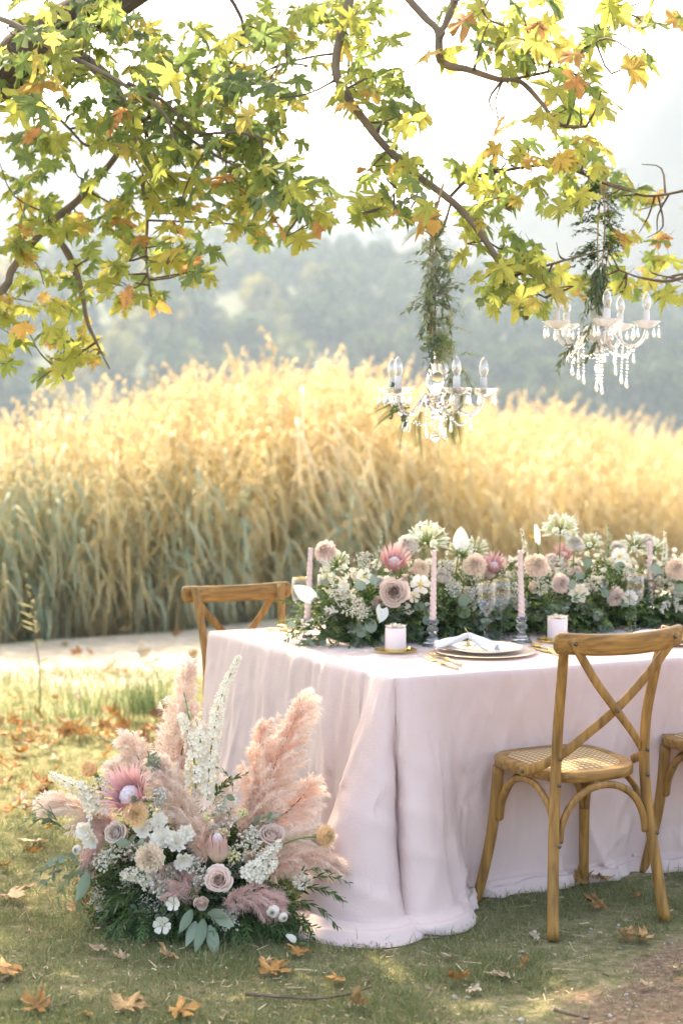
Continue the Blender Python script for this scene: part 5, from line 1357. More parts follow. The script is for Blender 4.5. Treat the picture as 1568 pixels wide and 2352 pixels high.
def grow(items, par, name, mats, kind='stuff'):
    """items: (tpl, dir, pos, size, rnd)"""
    out = []
    for (tp, d, pos, s, rn) in items:
        y = nrm(d); F = frame(y, (0, 0, 1), 0); M = np.stack([-F[:, 0], y, np.cross(-F[:, 0], y)], 1)
        if M[2, 2] < 0: M = np.stack([F[:, 0], y, np.cross(F[:, 0], y)], 1)
        a = rs.normal() * .5; c_, s_ = math.cos(a), math.sin(a); x2 = M[:, 0] * c_ + M[:, 2] * s_; z2 = -M[:, 0] * s_ + M[:, 2] * c_; M = np.stack([x2, y, z2], 1)
        out.append(tp.tr(M, pos, s, rn))
    return obj(name, merge(out), mats, par, kind=kind)
def head(par, name, tp, mats, pos, d, label=None, roll=0.0, stem=None):
    """a single flower as a part, its axis +Z turned to d"""
    o = obj(name, tp.tr(frame(d, roll=roll), pos), mats, par, label=label)
    if stem is not None:
        obj('stem', tube([pos - nrm(d) * .01, (np.asarray(pos) + stem) / 2 + np.array((0, 0, .01)), stem], [.0022, .0026], 6, n=10), M_stem, o)
    return o
CAMV = np.array((0, -1, .25))
def toward(dx=0, dz=.35, dy=-1): return nrm((dx, dy, dz))

# ================================================================== GARLAND ON THE TABLE
gp = T(.9, .76)
gar = empty('flower_garland', gp, 'long low garland of white, peach and mauve flowers running down the table', 'flowers')
def Gb(xy, b=.64):
    b = b * 1.06
    """point on the upright plane at distance b from the table edge seen at picture point xy"""
    d = ray(*xy); p0 = N2 + D2 * b; k = ((p0[0]) * NF[0] + p0[1] * NF[1]) / (d[0] * NF[0] + d[1] * NF[1]); return d * k + np.array((0, 0, CAM_H))
GC, GW, GH = .83, .175, .21
fm = rbox(1.0, 1.0, 1.0, .02)
fm = rbox(3.0, .17, .085, .01).tr(rz(math.atan2(U2[1], U2[0])), T(1.78, GC))
obj('foam_tray', fm, mat('foam_green', (.02, .06, .03), .9), gar)
it = {'g': [], 'o': [], 'e': [], 'f': [], 'w': []}
for i in range(1500):
    a = .21 + rs.rand() * 2.7; th = rs.rand() * math.pi * 1.0            # angle over the top, 0 = front
    if rs.rand() < .35: th = rs.rand() * .9
    off = -math.cos(th); up = math.sin(th); k = .55 + .35 * rs.rand()
    if a < .36: k *= .6 + .4 * (a - .2) / .16
    base = T(a, GC + off * GW * k, TZ + .02 + up * GH * k * .8); 
    d = np.array((*(D2 * off), up * .9 + .12)) + rs.normal(size=3) * .45 + (np.array((*(-U2), .1)) * .9 if a < .34 else 0)
    q = rs.rand()
    if q < .42: it['g'].append((G_box[rs.randint(4)], d, base, 1.0 + .35 * rs.rand(), rs.rand() * .85))
    elif q < .62: it['g'].append((G_ruscus[rs.randint(3)], d, base, 1.1, .2 + rs.rand() * .7))
    elif q < .74: it['g'].append((G_pist[rs.randint(3)], d, base, .9, .3 + rs.rand() * .6))
    elif q < .82: it['o'].append((G_olive[rs.randint(3)], d, base, .9, .5 * rs.rand()))
    elif q < .87 or up < .45 + .3 * rs.rand(): it['e' if q > .84 else 'g'].append(((G_euc if q > .84 else G_box)[rs.randint(4)], d, base, 1.0, rs.rand() * .8))
    else: it['w'].append((G_fill[rs.randint(4)], d + (0, 0, .3), base + np.array((0, 0, .01)), 1.05, 0))
for i in range(60):      # trailing sprigs lying on the cloth along the front
    a = .12 + rs.rand() * 1.9; it['g'].append((G_ruscus[rs.randint(3)] if i % 2 else G_box[rs.randint(4)], np.array((*(-D2 + .9 * rs.normal() * U2), .08)), T(a, GC - GW * .75, TZ + .015), .8, rs.rand() * .6))
for (x, y) in [(330, 1000), (420, 960), (560, 985), (250, 880), (200, 930), (690, 940), (290, 860)]:
    p = Gb(z4(x, y), .66); p[2] = max(p[2], TZ + .02); it['g'].append((G_ruscus[rs.randint(3)], (-1, -.5, -.15 + .3 * rs.rand()), p + (.08, .03, .02), 1.0, .2 + .3 * rs.rand()))
grow(it['g'], gar, 'greenery', [M_green, M_stem]); grow(it['o'], gar, 'olive_foliage', [M_olive, M_stem]); grow(it['e'], gar, 'eucalyptus_foliage', [M_euc, M_stem]); grow(it['w'], gar, 'filler_blossom', [M_tiny, M_stem])
def gf(name, tp, mats, xy, d, b=.62, label=None, stem=None, roll=0):
    return head(gar, name, tp.tr(sc=1.36), mats, Gb(xy, b), d, label, roll, stem)
CF = [M_peachp, M_stem]
gf('carnation', carnation(.030, seed=1), [mat('pink_carnation', (.82, .58, .50), .6, gcol=(.88, .74, .66), trans=.3), M_stem], z4(450, 300), toward(-.5, .5), .74, 'dusty pink carnation rising above the left end', Gb(z4(600, 460), .74))
gf('carnation', carnation(.030, seed=2), [M_cream, M_stem], z4(1050, 255), toward(-.3, .6), .74, 'cream carnation left of the tall white umbel', Gb(z4(1090, 420), .74))
gf('carnation', carnation(.023, seed=3), CF, z4(1140, 425), toward(.2, .5), .66)
gf('carnation', carnation(.031, seed=4), CF, z4(1540, 400), toward(-.1, .4), .66)
gf('carnation', carnation(.034, seed=5), CF, z5(478, 470), toward(.1, .5), .64)
gf('carnation', carnation(.026, seed=6), [M_cream, M_stem], z5(765, 310), toward(.1, .9), .70, 'cream carnation standing on a green stem', Gb(z5(752, 480), .70))
gf('carnation', carnation(.027, seed=7), [M_rosep, M_stem], z5(655, 590), toward(.3, .2), .62)
gf('carnation', carnation(.028, seed=8), [M_rosep, M_stem], z5(1050, 680), toward(.5, -.1), .61)
gf('carnation', carnation(.033, seed=9), CF, z5(1525, 490), toward(-.2, .4), .62)
gf('carnation', carnation(.024, seed=10), [M_cream, M_stem], z5(1290, 290), toward(.2, .8), .74)
gf('carnation', carnation(.022, seed=11), [M_rosep, M_stem], z5(590, 430), toward(.2, .8), .72)
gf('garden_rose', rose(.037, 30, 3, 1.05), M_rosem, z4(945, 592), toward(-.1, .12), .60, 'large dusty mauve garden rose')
gf('garden_rose', rose(.028, 20, 5, .8), M_cream, z4(1300, 500), toward(.1, .8), .66)
gf('garden_rose', rose(.028, 20, 6, .9), M_rosep, z5(20, 470), toward(-.3, .6), .68)
gf('garden_rose', rose(.026, 20, 16, .9), M_cream, z5(1080, 350), toward(.1, .7), .72)
gf('anemone', simple_flower(.026, 6, .22, 1), [M_gwhite, M_stem, M_yel], z4(1138, 540), toward(.1, .15), .60)
gf('anemone', simple_flower(.021, 6, .35, 2), [M_gwhite, M_stem, M_yel], z4(722, 480), toward(.35, .3), .64)
gf('anemone', simple_flower(.016, 6, .5, 3), [M_gwhite, M_stem, M_yel], z4(1090, 628), toward(.3, .0), .60)
gf('anemone', simple_flower(.024, 6, .3, 4), [M_gwhite, M_stem, M_yel], z5(1098, 392), toward(0, .4), .66)
gf('anemone', simple_flower(.022, 6, .3, 5), [M_gwhite, M_stem, M_yel], z5(1170, 700), toward(.2, .2), .60)
gf('lisianthus', simple_flower(.016, 5, .9, 6, .1, .1, 2), [M_gwhite, M_stem, M_gwhite], z4(578, 552), toward(-.2, .2), .64)
gf('lisianthus', simple_flower(.027, 6, .8, 7, .1, .1, 2), [M_gwhite, M_stem, M_yel], z5(780, 660), toward(.1, .1), .61)
gf('protea', protea(.036, 1), [M_bract, M_dome], z4(945, 400), toward(.05, 1.5), .70)
gf('protea', protea(.028, 2), [M_bract, M_dome], z5(165, 480), toward(.15, 1.5), .70)
gf('protea', protea(.026, 12), [M_bract, M_dome], z5(680, 400), toward(.15, 1.8), .80)
gf('anthurium', anthurium(.029, 1), [M_spathe, M_stem, M_yel], z4(300, 625), toward(.1, .6), .60, 'white lily like bloom hanging over the left candle', roll=.9)
gf('anthurium', anthurium(.029, 2), [M_spathe, M_stem, M_yel], z4(1440, 225), toward(-.1, .25), .70, 'white bloom standing above the garland beside the tall umbel', Gb(z4(1400, 470), .70), roll=.0)
gf('anthurium', anthurium(.024, 3), [M_spathe, M_stem, M_yel], z4(848, 745), toward(.7, .8), .57, 'white bloom hanging above the left mini cake', roll=2.6)
gf('anthurium', anthurium(.026, 4), [M_spathe, M_stem, M_yel], z5(470, 255), toward(1.6, .1), .74, None, Gb(z5(500, 400), .74))
gf('agapanthus', agapanthus(.052, 44, 1), [M_bud, M_stem], z4(1190, 235), toward(0, 2.5), .74, 'tall white agapanthus umbel, left one', Gb(z4(1145, 420), .72))
gf('agapanthus', agapanthus(.050, 44, 2, -.1), [M_bud, M_stem], z5(657, 225), toward(0, 3), .74, 'tallest white agapanthus umbel on a straight green stem', Gb(z5(652, 430), .73))
gf('agapanthus', agapanthus(.040, 30, 3), [M_bud, M_stem], z4(1440, 330), toward(.5, 1.5), .74)
gf('agapanthus', agapanthus(.040, 30, 4), [M_bud, M_stem], z5(1215, 330), toward(-.2, 2), .74)
gf('agapanthus', agapanthus(.040, 30, 5), [M_bud, M_stem], z4(520, 410), toward(-.9, 1), .74)
for (f_, (x, y), s) in ((z5, (20, 360), 6), (z5, (1350, 360), 7), (z5, (880, 330), 8)): gf('agapanthus', agapanthus(.038, 26, s), [M_bud, M_stem], f_(x, y), toward(rs.normal() * .4, 1.6), .78)
def gspike(name, a, b_, bb, n, r_, fs, mats, seed): obj(name, spike([Gb(a, bb), (Gb(a, bb) + Gb(b_, bb)) / 2 + (.004, 0, 0), Gb(b_, bb)], r_, r_ * .25, n, fs, seed), mats, gar)
M_budg = mat('green_bud', (.30, .42, .27), .6, gcol=(.62, .68, .50))
gspike('larkspur_spike', z4(815, 420), z4(855, 120), .70, 22, .008, .006, [M_budg, M_budg, M_stem], 1)
gspike('larkspur_spike', z5(1010, 400), z5(1008, 130), .74, 26, .008, .0065, [M_budg, M_budg, M_stem], 2)
gspike('larkspur_spike', z5(1420, 460), z5(1430, 200), .74, 24, .010, .008, [M_gwhite, M_yel, M_stem], 3)
gspike('larkspur_spike', z5(395, 380), z5(370, 185), .76, 18, .009, .008, [M_gwhite, M_budg, M_stem], 4)
gspike('larkspur_spike', z4(720, 440), z4(690, 300), .72, 14, .009, .007, [M_budg, M_budg, M_stem], 5)
# further blooms filling the runner between the ones that stand out
MBLUSH = mat('blush_petal', (.86, .66, .58), .6, gcol=(.90, .78, .72), gpos=(.1, .9), trans=.3)
bank = [(rose(.022, 16, 70, .9), [M_cream], 'garden_rose'), (rose(.020, 14, 71, .85), [MBLUSH], 'garden_rose'), (carnation(.024, 40, 72), [M_cream, M_stem], 'carnation'), (carnation(.024, 40, 73), [MBLUSH, M_stem], 'carnation'), (carnation(.021, 36, 74), CF, 'carnation'), (rose(.019, 12, 75, 1.1), [M_gwhite], 'lisianthus')]
for i in range(54):
    a = .30 + 2.3 * i / 54 + .03 * rs.normal(); th = .35 + 1.25 * rs.rand(); tp_, ms_, nm_ = bank[i % 6]
    pp = T(a, GC - math.cos(th) * GW * .98, TZ + .035 + math.sin(th) * GH * .92); dd_ = nrm(np.array((*(-D2 * math.cos(th)), math.sin(th))) + rs.normal(size=3) * .25 + (0, -.4, 0))
    head(gar, nm_, tp_.tr(sc=.9 + .35 * rs.rand()), ms_, pp, dd_)
# loose white blossoms along the crest
Rm = []; ts = []; 
for i in range(230):
    a = .3 + rs.rand() * 2.4; p = T(a, GC - .08 + rs.rand() * .22, TZ + .19 + .07 * rs.rand()); Rm.append(frame(nrm(rs.normal(size=3) * .6 + (0, -.7, .8))) * (.009 + .008 * rs.rand())); ts.append(p)
obj('white_blossom', many(floret, Rm, ts, rs.rand(len(ts)) * .2), [M_gwhite, M_yel], gar, kind='stuff')
for (f_, x, y, s, bb) in [(z4, 620, 680, 1.3, .60), (z4, 740, 370, 1.1, .68), (z4, 1390, 560, .8, .60), (z4, 1500, 660, 1.0, .61), (z4, 530, 610, .9, .61), (z4, 690, 740, .9, .60), (z5, 515, 620, 1.15, .60), (z5, 300, 640, 1.0, .61), (z5, 20, 680, 1.0, .61), (z5, 900, 590, 1.0, .62), (z5, 640, 450, .9, .66), (z5, 1150, 520, 1.1, .64), (z4, 1330, 400, .9, .66)]:
    p = Gb(f_(x, y), bb); u_ = filler(.045 * s, int(x), 60, .0030, .75); d = toward(0, .6); F = frame(d); M = np.stack([F[:, 0], d, np.cross(F[:, 0], d)], 1)
    obj('wax_flower', u_.tr(M, p - d * .02), [M_tiny, M_stem], gar)
for (f_, x, y, s, ax_) in [(z4, 500, 735, 1.0, (-1, -.4, .3)), (z4, 1050, 740, 1.1, (-.2, -.6, .8)), (z5, 1480, 700, 1.5, (.5, -.4, -.7)), (z5, 1440, 730, 1.2, (-.5, -.4, -.8)), (z5, 1500, 690, 1.2, (.7, -.4, .6)), (z4, 440, 320 + 60, .8, (-.8, -.3, .5))]:
    p = Gb(f_(x, y), .60); y_ = nrm(ax_); F = frame(y_); M = np.stack([F[:, 0], y_, np.cross(F[:, 0], y_)], 1); obj('astilbe', astilbe(.055 * s, int(x)).tr(M, p - y_ * .02), [M_tiny, M_stem], gar)
bigeuc = leafpatch(.048, .036, .10, .15, 5, 7, 'round')
for (f_, x, y, s, rot) in [(z4, 1400, 640, 1, .2), (z4, 1440, 700, 1, -.5), (z4, 1420, 770, 1, -1.1), (z4, 1180, 700, .9, 1.6), (z4, 1220, 760, .9, 2.6), (z4, 780, 900, 1.1, .1), (z4, 740, 920, 1.1, .9), (z4, 810, 990, 1.0, 2.8), (z4, 850, 960, .8, -1), (z4, 740, 560, .9, 1.2), (z4, 780, 540, .8, -.5), (z4, 215, 850, .6, 1), (z5, 290, 850, .9, .8), (z5, 375, 780, .7, -.4), (z5, 860, 480, .9, 0), (z5, 755, 560, .8, 2.9), (z5, 960, 790, .9, 2.5), (z5, 1000, 700, .8, .2), (z5, 1390, 520, 1, .6), (z5, 1500, 640, .9, -1.2), (z5, 220, 870, .7, -2), (z5, 150, 850, .7, 2), (z5, 840, 540, .7, 1.5), (z5, 1060, 470, .8, -1.3)]:
    p = Gb(f_(x, y), .585 if y > 500 else .62); d = toward(rs.normal() * .25, .25 + .2 * rs.normal()); F = frame(d, roll=rot); t = bigeuc.tr(np.stack([F[:, 0], F[:, 1], F[:, 2]], 1), p, s, .35 + .5 * rs.rand()); obj('eucalyptus_leaf', t, [M_euc], gar)
for (x, y) in [(620, 730), (640, 735), (860, 700), (560, 740), (1210, 740), (1000, 860)]:
    for k in range(4): it_ = G_olive[k % 3]; y_ = nrm((rs.normal() * .5, -.5, -.9)); F = frame(y_, (0, -1, 0)); obj('olive_sprig', it_.tr(np.stack([F[:, 0], y_, np.cross(F[:, 0], y_)], 1), Gb(z5(x, y), .61), .7, .45 + .4 * rs.rand()), [M_olive, M_stem], gar)
# blooms on the mini cakes
for (c_, tp_) in CAKES:
    b = merge([cpetal(a, .75, [(.002, 0), (.014, .001), (.026, .005), (.034, .006)], 6, 5, .004, 'round', i) for i, a in enumerate(np.arange(0, 6.2, .9))] + [cpetal(a + .4, .8, [(.002, .002), (.010, .006), (.017, .012)], 6, 4, .003, 'round', i) for i, a in enumerate(np.arange(0, 6.2, 1.3))])
    obj('bloom', b.tr(t=tp_ + (0, 0, .001)), M_cream, c_)

# ================================================================== ARRANGEMENT ON THE LAWN
def z6(x, y): return ((100 + x / 2.0907) * .9406, (1580 + y / 2.0907) * .9406)
ac = np.array((-.43, 4.66, 0))
arr = empty('floral_arrangement', ac, 'lush ground arrangement of pink pampas, proteas and white flowers at the table corner', 'flowers')
obj('foam_base', rbox(.34, .20, .12, .01).tr(rz(.2), ac), MATS['foam_green'], arr)
def A6(x, y, dy=0.0):
    """point on the front of the mound seen at picture point"""
    px, py = z6(x, y); Y_ = 4.50 + .10 * max(0, (1250 - y) / 700) + dy; return P(px, py, Y_)
it = {'g': [], 'o': [], 'e': [], 'p': [], 'w': [], 'f': []}
for i in range(1150):
    a = rs.rand() * 2 * math.pi; el = rs.rand() ** 1.2 * 1.25; k = .45 + .4 * rs.rand()
    d = np.array((math.cos(a) * math.cos(el), math.sin(a) * math.cos(el), math.sin(el)))
    skew = -.05 * d[2]
    base = ac + d * np.array((.30, .17, .25)) * k + np.array((skew, 0, .035)); dd = d + rs.normal(size=3) * .4 + (0, 0, -.15 if el < .4 else .1)
    q = rs.rand()
    if q < .34: it['g'].append((G_box[rs.randint(4)], dd, base, 1.1, rs.rand() * .6))
    elif q < .52: it['g'].append((G_ruscus[rs.randint(3)], dd, base, 1.1, rs.rand() * .6))
    elif q < .76: it['p'].append((G_pist[rs.randint(3)], dd, base, 1.25, rs.rand() * .7))
    elif q < .82: it['o'].append((G_olive[rs.randint(3)], dd, base, .9, .6 * rs.rand()))
    elif q < .87: it['e'].append((G_euc[rs.randint(4)], dd, base, .8, rs.rand() * .5))
    else: it['w'].append((G_fill[rs.randint(4)], dd, base, 1.0, 0))
for i in range(120):   # skirts of fronds that spill on the grass in front
    x = 420 + rs.rand() * 900; p = A6(x, 1330 + 60 * rs.rand(), .02 + .06 * rs.rand()); p[2] = max(p[2], .045)
    it['p'].append((G_pist[rs.randint(3)], ((x - 860) / 900 + rs.normal() * .3, -.8, -.35 + .2 * rs.normal()), p, 1.25, rs.rand() * .8))
for (x, y, dx, dz, s) in [(1250, 1270, 1.0, .35, 1.4), (1300, 1240, 1.0, .1, 1.2), (1350, 1200, .9, .3, 1.1), (1270, 1300, .9, -.1, 1.3), (1200, 1320, .8, -.4, 1.2), (880, 800, .5, .9, 1.1), (900, 760, .6, .8, .9), (980, 740, -.2, .9, .8), (1290, 1190, .7, .5, 1)]:
    p = A6(x, y, -.03); it['g'].append((G_ruscus[rs.randint(3)], (dx, -.15, dz), p, s, .35 * rs.rand()))
for (x, y, dx, dz, s) in [(150, 1110, -1, -.1, 1.1), (130, 1140, -1, -.5, .9), (200, 1080, -1, .2, .9), (590, 660, .1, 1, .9), (560, 640, -.2, .9, .8), (1060, 940, .8, .7, 1.1), (430, 1010, .5, .1, 1), (100, 920, -.8, .5, 1)]:
    it['e'].append((G_euc[rs.randint(4)], (dx, -.3, dz), A6(x, y), s * .8, .3 + rs.rand() * .4))
for (x, y, dx, dz, s) in [(230, 1080, -.8, -.8, 1.2), (260, 1100, -.5, -1, 1.3), (120, 930, -.9, .6, 1.2), (90, 900, -.6, .9, 1), (300, 1120, -.9, -.6, 1.1)]:
    it['o'].append((G_olive[rs.randint(3)], (dx, -.3, dz), A6(x, y), s, .3 + rs.rand() * .4))
grow(it['g'], arr, 'greenery', [M_green, M_stem]); grow(it['p'], arr, 'fern_skirt', [mat('pistache_leaf', ramp=[(0, L(.03, .065, .025)), (.6, L(.08, .16, .05)), (1, L(.14, .24, .10))], rough=.5, trans=.25), M_stem]); grow(it['o'], arr, 'olive_foliage', [M_olive, M_stem])
grow(it['e'], arr, 'eucalyptus_foliage', [M_euc, M_stem]); grow(it['w'], arr, 'filler_blossom', [M_tiny, M_stem])
root = ac + np.array((0, .02, .12))
def plume(pts, w_, n, m, seed, lab=None, ln=.085, dy=0.0, wp=(.30, .75, 1, .95, .75, .30), droop=.25):
    w3 = [A6(x, y, dy + .04 * i / len(pts)) for i, (x, y) in enumerate(pts)]
    obj('pampas_plume', pampas(w3, w_, n, seed, ln, wp, droop), [m, M_straw], arr, label=lab)
plume([(690, 980), (680, 640), (690, 380), (755, 120)], .044, 7000, M_pampp, 1, 'tall upright pale pink plume at the back', .10, .10)
plume([(840, 1090), (760, 900), (680, 740), (615, 600)], .052, 8000, M_pampp, 2, 'wide pale pink plume in the middle', .10, -.02)
plume([(700, 700), (715, 560), (740, 440), (765, 330)], .035, 2600, M_pamp, 14, None, .08, .08)
plume([(1010, 990), (1120, 800), (1210, 560), (1330, 300)], .064, 11000, M_pamp, 3, 'large salmon pink plume leaning right against the cloth', .115, .03)
plume([(1000, 950), (1060, 800), (1090, 640), (1130, 420)], .050, 4200, M_pamp, 4, None, .10, .05)
plume([(1080, 960), (1220, 870), (1300, 800), (1370, 720)], .045, 2600, M_pamp, 15, None, .09, .04)
plume([(590, 780), (540, 660), (500, 570), (450, 480)], .042, 4000, M_pampp, 5, 'short pale plume behind the king protea', .08, .10)
plume([(520, 800), (460, 720), (410, 650), (385, 610)], .030, 2200, M_pampp, 6, None, .07, .08)
plume([(430, 930), (300, 880), (180, 820), (75, 790)], .048, 5200, M_pampp, 7, 'low pale plume reaching left', .09, .02)
plume([(460, 960), (360, 920), (290, 890)], .045, 2600, M_pampm, 8, None, .07, .0)
plume([(1100, 1160), (1230, 1110), (1360, 1080), (1490, 1095)], .040, 4200, M_pamp, 9, 'low plume reaching right in front of the cloth', .09, .0)
plume([(1100, 1080), (1220, 1010), (1330, 970), (1400, 965)], .036, 3000, M_pampp, 10, None, .08, .02)
plume([(850, 1110), (820, 1000), (790, 900)], .040, 2600, M_pamp, 11, None, .07, -.04)
plume([(960, 960), (940, 860), (930, 720)], .036, 2200, M_pampp, 12, None, .08, .04)
plume([(330, 940), (280, 1000), (240, 1110)], .022, 1300, M_pampm, 13, None, .06, -.02)
plume([(920, 1330), (1040, 1270), (1120, 1290), (1190, 1300)], .042, 3400, M_pampm, 16, 'small mauve pink plume at the front right', .055, -.06)
plume([(780, 1240), (700, 1220), (650, 1180)], .040, 2600, M_pampm, 17, 'small mauve pink tuft at the front left', .055, -.06)
plume([(660, 1280), (720, 1240), (760, 1160)], .030, 1500, M_pampm, 18, None, .05, -.06)
def sp6(name, pts, r0_, r1_, n, fs, seed, lab=None, dy=0, mats=None, bare=0):
    obj(name, spike([A6(x, y, dy) for x, y in pts], r0_, r1_, n, fs, seed, bare), mats or [M_gwhite, M_yel_g, M_stem], arr, label=lab)
M_yel_g = mat('floret_eye', (.62, .62, .30), .6)
sp6('delphinium_spike', [(850, 780), (870, 520), (920, 260), (1012, 45)], .036, .006, 190, .0125, 1, 'tall white delphinium leaning right', .02)
sp6('delphinium_spike', [(790, 720), (780, 560), (745, 420), (715, 350)], .030, .010, 80, .0125, 2, None, .0)
sp6('delphinium_spike', [(800, 560), (815, 460), (790, 370)], .022, .008, 34, .012, 12, None, -.01)
sp6('delphinium_spike', [(330, 850), (220, 740), (130, 690), (50, 650)], .026, .008, 70, .0115, 3, 'white delphinium spray reaching out to the left', -.02)
sp6('delphinium_spike', [(290, 860), (240, 780), (200, 690)], .028, .010, 50, .012, 13, None, -.02)
sp6('stock_spike', [(1040, 1180), (1120, 1100), (1220, 1000)], .026, .010, 70, .0125, 4, 'white stock spray at the right front', -.05)
sp6('stock_spike', [(1080, 1190), (1150, 1140), (1200, 1090)], .022, .010, 36, .0125, 14, None, -.05)
sp6('stock_spike', [(560, 1190), (480, 1160), (420, 1170)], .022, .012, 40, .013, 5, None, -.04)
sp6('stock_spike', [(560, 1200), (560, 1160), (540, 1230)], .018, .012, 20, .012, 6, None, -.04)
sp6('flower_bud_stem', [(765, 400), (745, 300), (730, 225)], .005, .003, 12, .005, 8, None, .02, [M_budg, M_budg, M_stem])
def h6(name, tp, mats, x, y, d, lab=None, dy=0, roll=0, stem=None): return head(arr, name, tp.tr(sc=1.18), mats, A6(x, y, dy), d, lab, roll, stem)
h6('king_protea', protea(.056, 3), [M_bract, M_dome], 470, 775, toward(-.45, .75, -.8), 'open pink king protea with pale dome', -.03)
h6('protea', protea(.036, 4, True), [M_bract2, M_dome], 905, 1050, toward(.0, 3), 'closed pale protea standing upright in the centre', -.07)
h6('carnation', carnation(.031, 54, 21), [M_peach, M_stem], 487, 855, toward(0, .35), 'orange peach carnation under the king protea', -.08)
h6('carnation', carnation(.025, 44, 22), [M_peach, M_stem], 258, 630, toward(-.7, .8, -.3), 'yellow peach carnation at the upper left', .0, stem=A6(330, 800))
h6('carnation', carnation(.036, 60, 23), [mat('cream_peach', (.86, .52, .33), .6, gcol=(.90, .80, .64), gpos=(.2, .9), trans=.3), M_stem], 560, 1075, toward(-.1, .3), 'largest cream and peach carnation', -.09)
h6('carnation', carnation(.028, 46, 24), [M_peach, M_stem], 1440, 965, toward(.9, .2, -.8), 'peach carnation reaching out on the right', -.02, stem=A6(1180, 1030))
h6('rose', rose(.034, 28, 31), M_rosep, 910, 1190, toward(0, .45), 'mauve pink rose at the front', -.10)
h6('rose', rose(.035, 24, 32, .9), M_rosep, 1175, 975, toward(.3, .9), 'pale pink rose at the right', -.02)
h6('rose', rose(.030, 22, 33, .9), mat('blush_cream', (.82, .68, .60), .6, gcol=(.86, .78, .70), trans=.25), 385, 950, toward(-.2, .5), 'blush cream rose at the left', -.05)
h6('rose', rose(.022, 18, 34, .8), M_rosep, 820, 1300, toward(.1, -.1), None, -.09)
M_white_rose = mat('white_rose_petal', (.88, .85, .72), .6, gcol=(.90, .88, .81), gpos=(.0, .6), trans=.4)
for (x, y, r_, d, s) in [(625, 985, .028, toward(-.2, .6), 1), (690, 1000, .026, toward(.2, .6), 2), (720, 1085, .022, toward(.3, -.1), 3), (240, 940, .022, toward(-.4, .3), 4), (265, 985, .020, toward(-.3, .1), 5), (520, 930, .022, toward(.1, .4), 6), (600, 895, .020, toward(.2, .8), 7), (735, 960, .02, toward(.5, .6), 8)]:
    h6('lisianthus', simple_flower(r_ * 1.05, 6, .85, 40 + s, .10, .10, 3), [M_white_rose, M_stem, M_cream], x, y, d, None, -.06)
h6('anemone', simple_flower(.022, 6, .5, 51), [M_gwhite, M_stem, M_budg], 622, 1418, toward(-.1, .1), 'white open bloom low at the front', -.09)
h6('anemone', simple_flower(.017, 6, .7, 52), [M_gwhite, M_stem, M_budg], 680, 1310, toward(-.2, .2), None, -.08)
h6('ranunculus', ranunculus(.017, 61), [M_cream], 1187, 1350, toward(-.1, .2), 'small round white ranunculus at lower right', -.08)
h6('ranunculus', ranunculus(.013, 62), [M_cream], 1235, 1378, toward(.3, .1), None, -.08)
h6('ranunculus', ranunculus(.014, 63), [M_cream], 190, 1035, toward(-.3, .2), None, -.04)
for (x, y, r_) in [(925, 965, .018), (1030, 850, .012), (985, 1075, .016), (850, 870, .010)]:
    u_ = agapanthus(r_, 26, int(x), -.1); h6('scabious', u_, [mat('straw_bloom', (.72, .66, .36), .7, trans=.2), M_stem], x, y, toward(0, 1.2), None, -.06)
for (x, y, s) in [(570, 790, 1.1), (600, 760, .8), (1050, 1010, 1.2), (1080, 960, .9), (800, 1150, 1.2), (780, 1110, .8), (600, 1190, 1.1), (650, 1160, .8), (940, 1400, 1.2), (960, 1370, 1.0), (370, 1060, 1.0), (310, 720, 1.0), (840, 1190, .8), (1330, 1190, .9), (620, 1240, .9), (480, 1040, .9), (310, 1090, .9), (960, 840, 1.3), (940, 800, 1.1)]:
    d = toward(rs.normal() * .3, .5); F = frame(d); M = np.stack([F[:, 0], d, np.cross(F[:, 0], d)], 1)
    obj('wax_flower', filler(.042 * s, int(x + y), 42, .0032, .75).tr(M, A6(x, y, -.05) - d * .02), [M_tiny, M_stem], arr)
drape = leafpatch(.095, .036, .12, .55, 5, 8, 'lance')
for (x, y, d, s, rn) in [(860, 1420, (.3, -.4, -1), 1, .6), (830, 1390, (-.2, -.3, -1), .95, .4), (880, 1370, (.9, -.4, -.3), .9, .8), (850, 1360, (1, -.4, .1), .8, .3), (790, 1400, (-.3, -.4, -.9), .8, .7), (770, 1340, (-.4, -.4, -.8), .8, .3), (460, 1000, (-.7, -.5, .1), .7, .6), (490, 1005, (.7, -.5, .3), .6, .7), (240, 1150, (-.3, -.3, -1), .9, .2), (990, 780, (-.7, -.5, .5), .5, .3), (500, 780, (-.5, -.6, .2), .6, .1)]:
    y_ = nrm(d); F = frame(y_, (0, -1, .3)); M = np.stack([F[:, 0], y_, np.cross(F[:, 0], y_)], 1)
    obj('silver_leaf', drape.tr(M, A6(x, y, -.09), s, rn), [M_euc], arr)
for i in range(26):
    a = -2.9 + 2.7 * i / 26 + rs.normal() * .1; el = .25 + .85 * rs.rand(); d = np.array((math.cos(a) * math.cos(el), math.sin(a) * math.cos(el), math.sin(el)))
    tp_, ms_, nm_ = bank[(i * 5) % 6]; head(arr, nm_, tp_.tr(sc=.85 + .4 * rs.rand()), ms_, ac + d * np.array((.27, .165, .27)) + (0, 0, .05), nrm(d + rs.normal(size=3) * .2 + (0, -.5, .1)))
# fallen white petals by the hem
for (xy, lab) in [(gb(172, 395), 'white broken petal standing at the cloth corner'), (gb(205, 408), 'grey green broken leaf beside the white petal at the cloth corner')]:
    p = G(*xy); p[2] = gz(p[0], p[1]) + .012; t = leafpatch(.035, .028, .3, .3, 5, 6, 'round').tr(rz(rs.rand() * 6) @ rx(.8 if 'white' in lab else .15), (0, 0, .004)); t.v[:, 2] -= min(0, t.v[:, 2].min())
    o = obj('fallen_petal', t, [M_gwhite if 'white b' in lab else M_euc], label=lab, cat='petal'); o.location = p

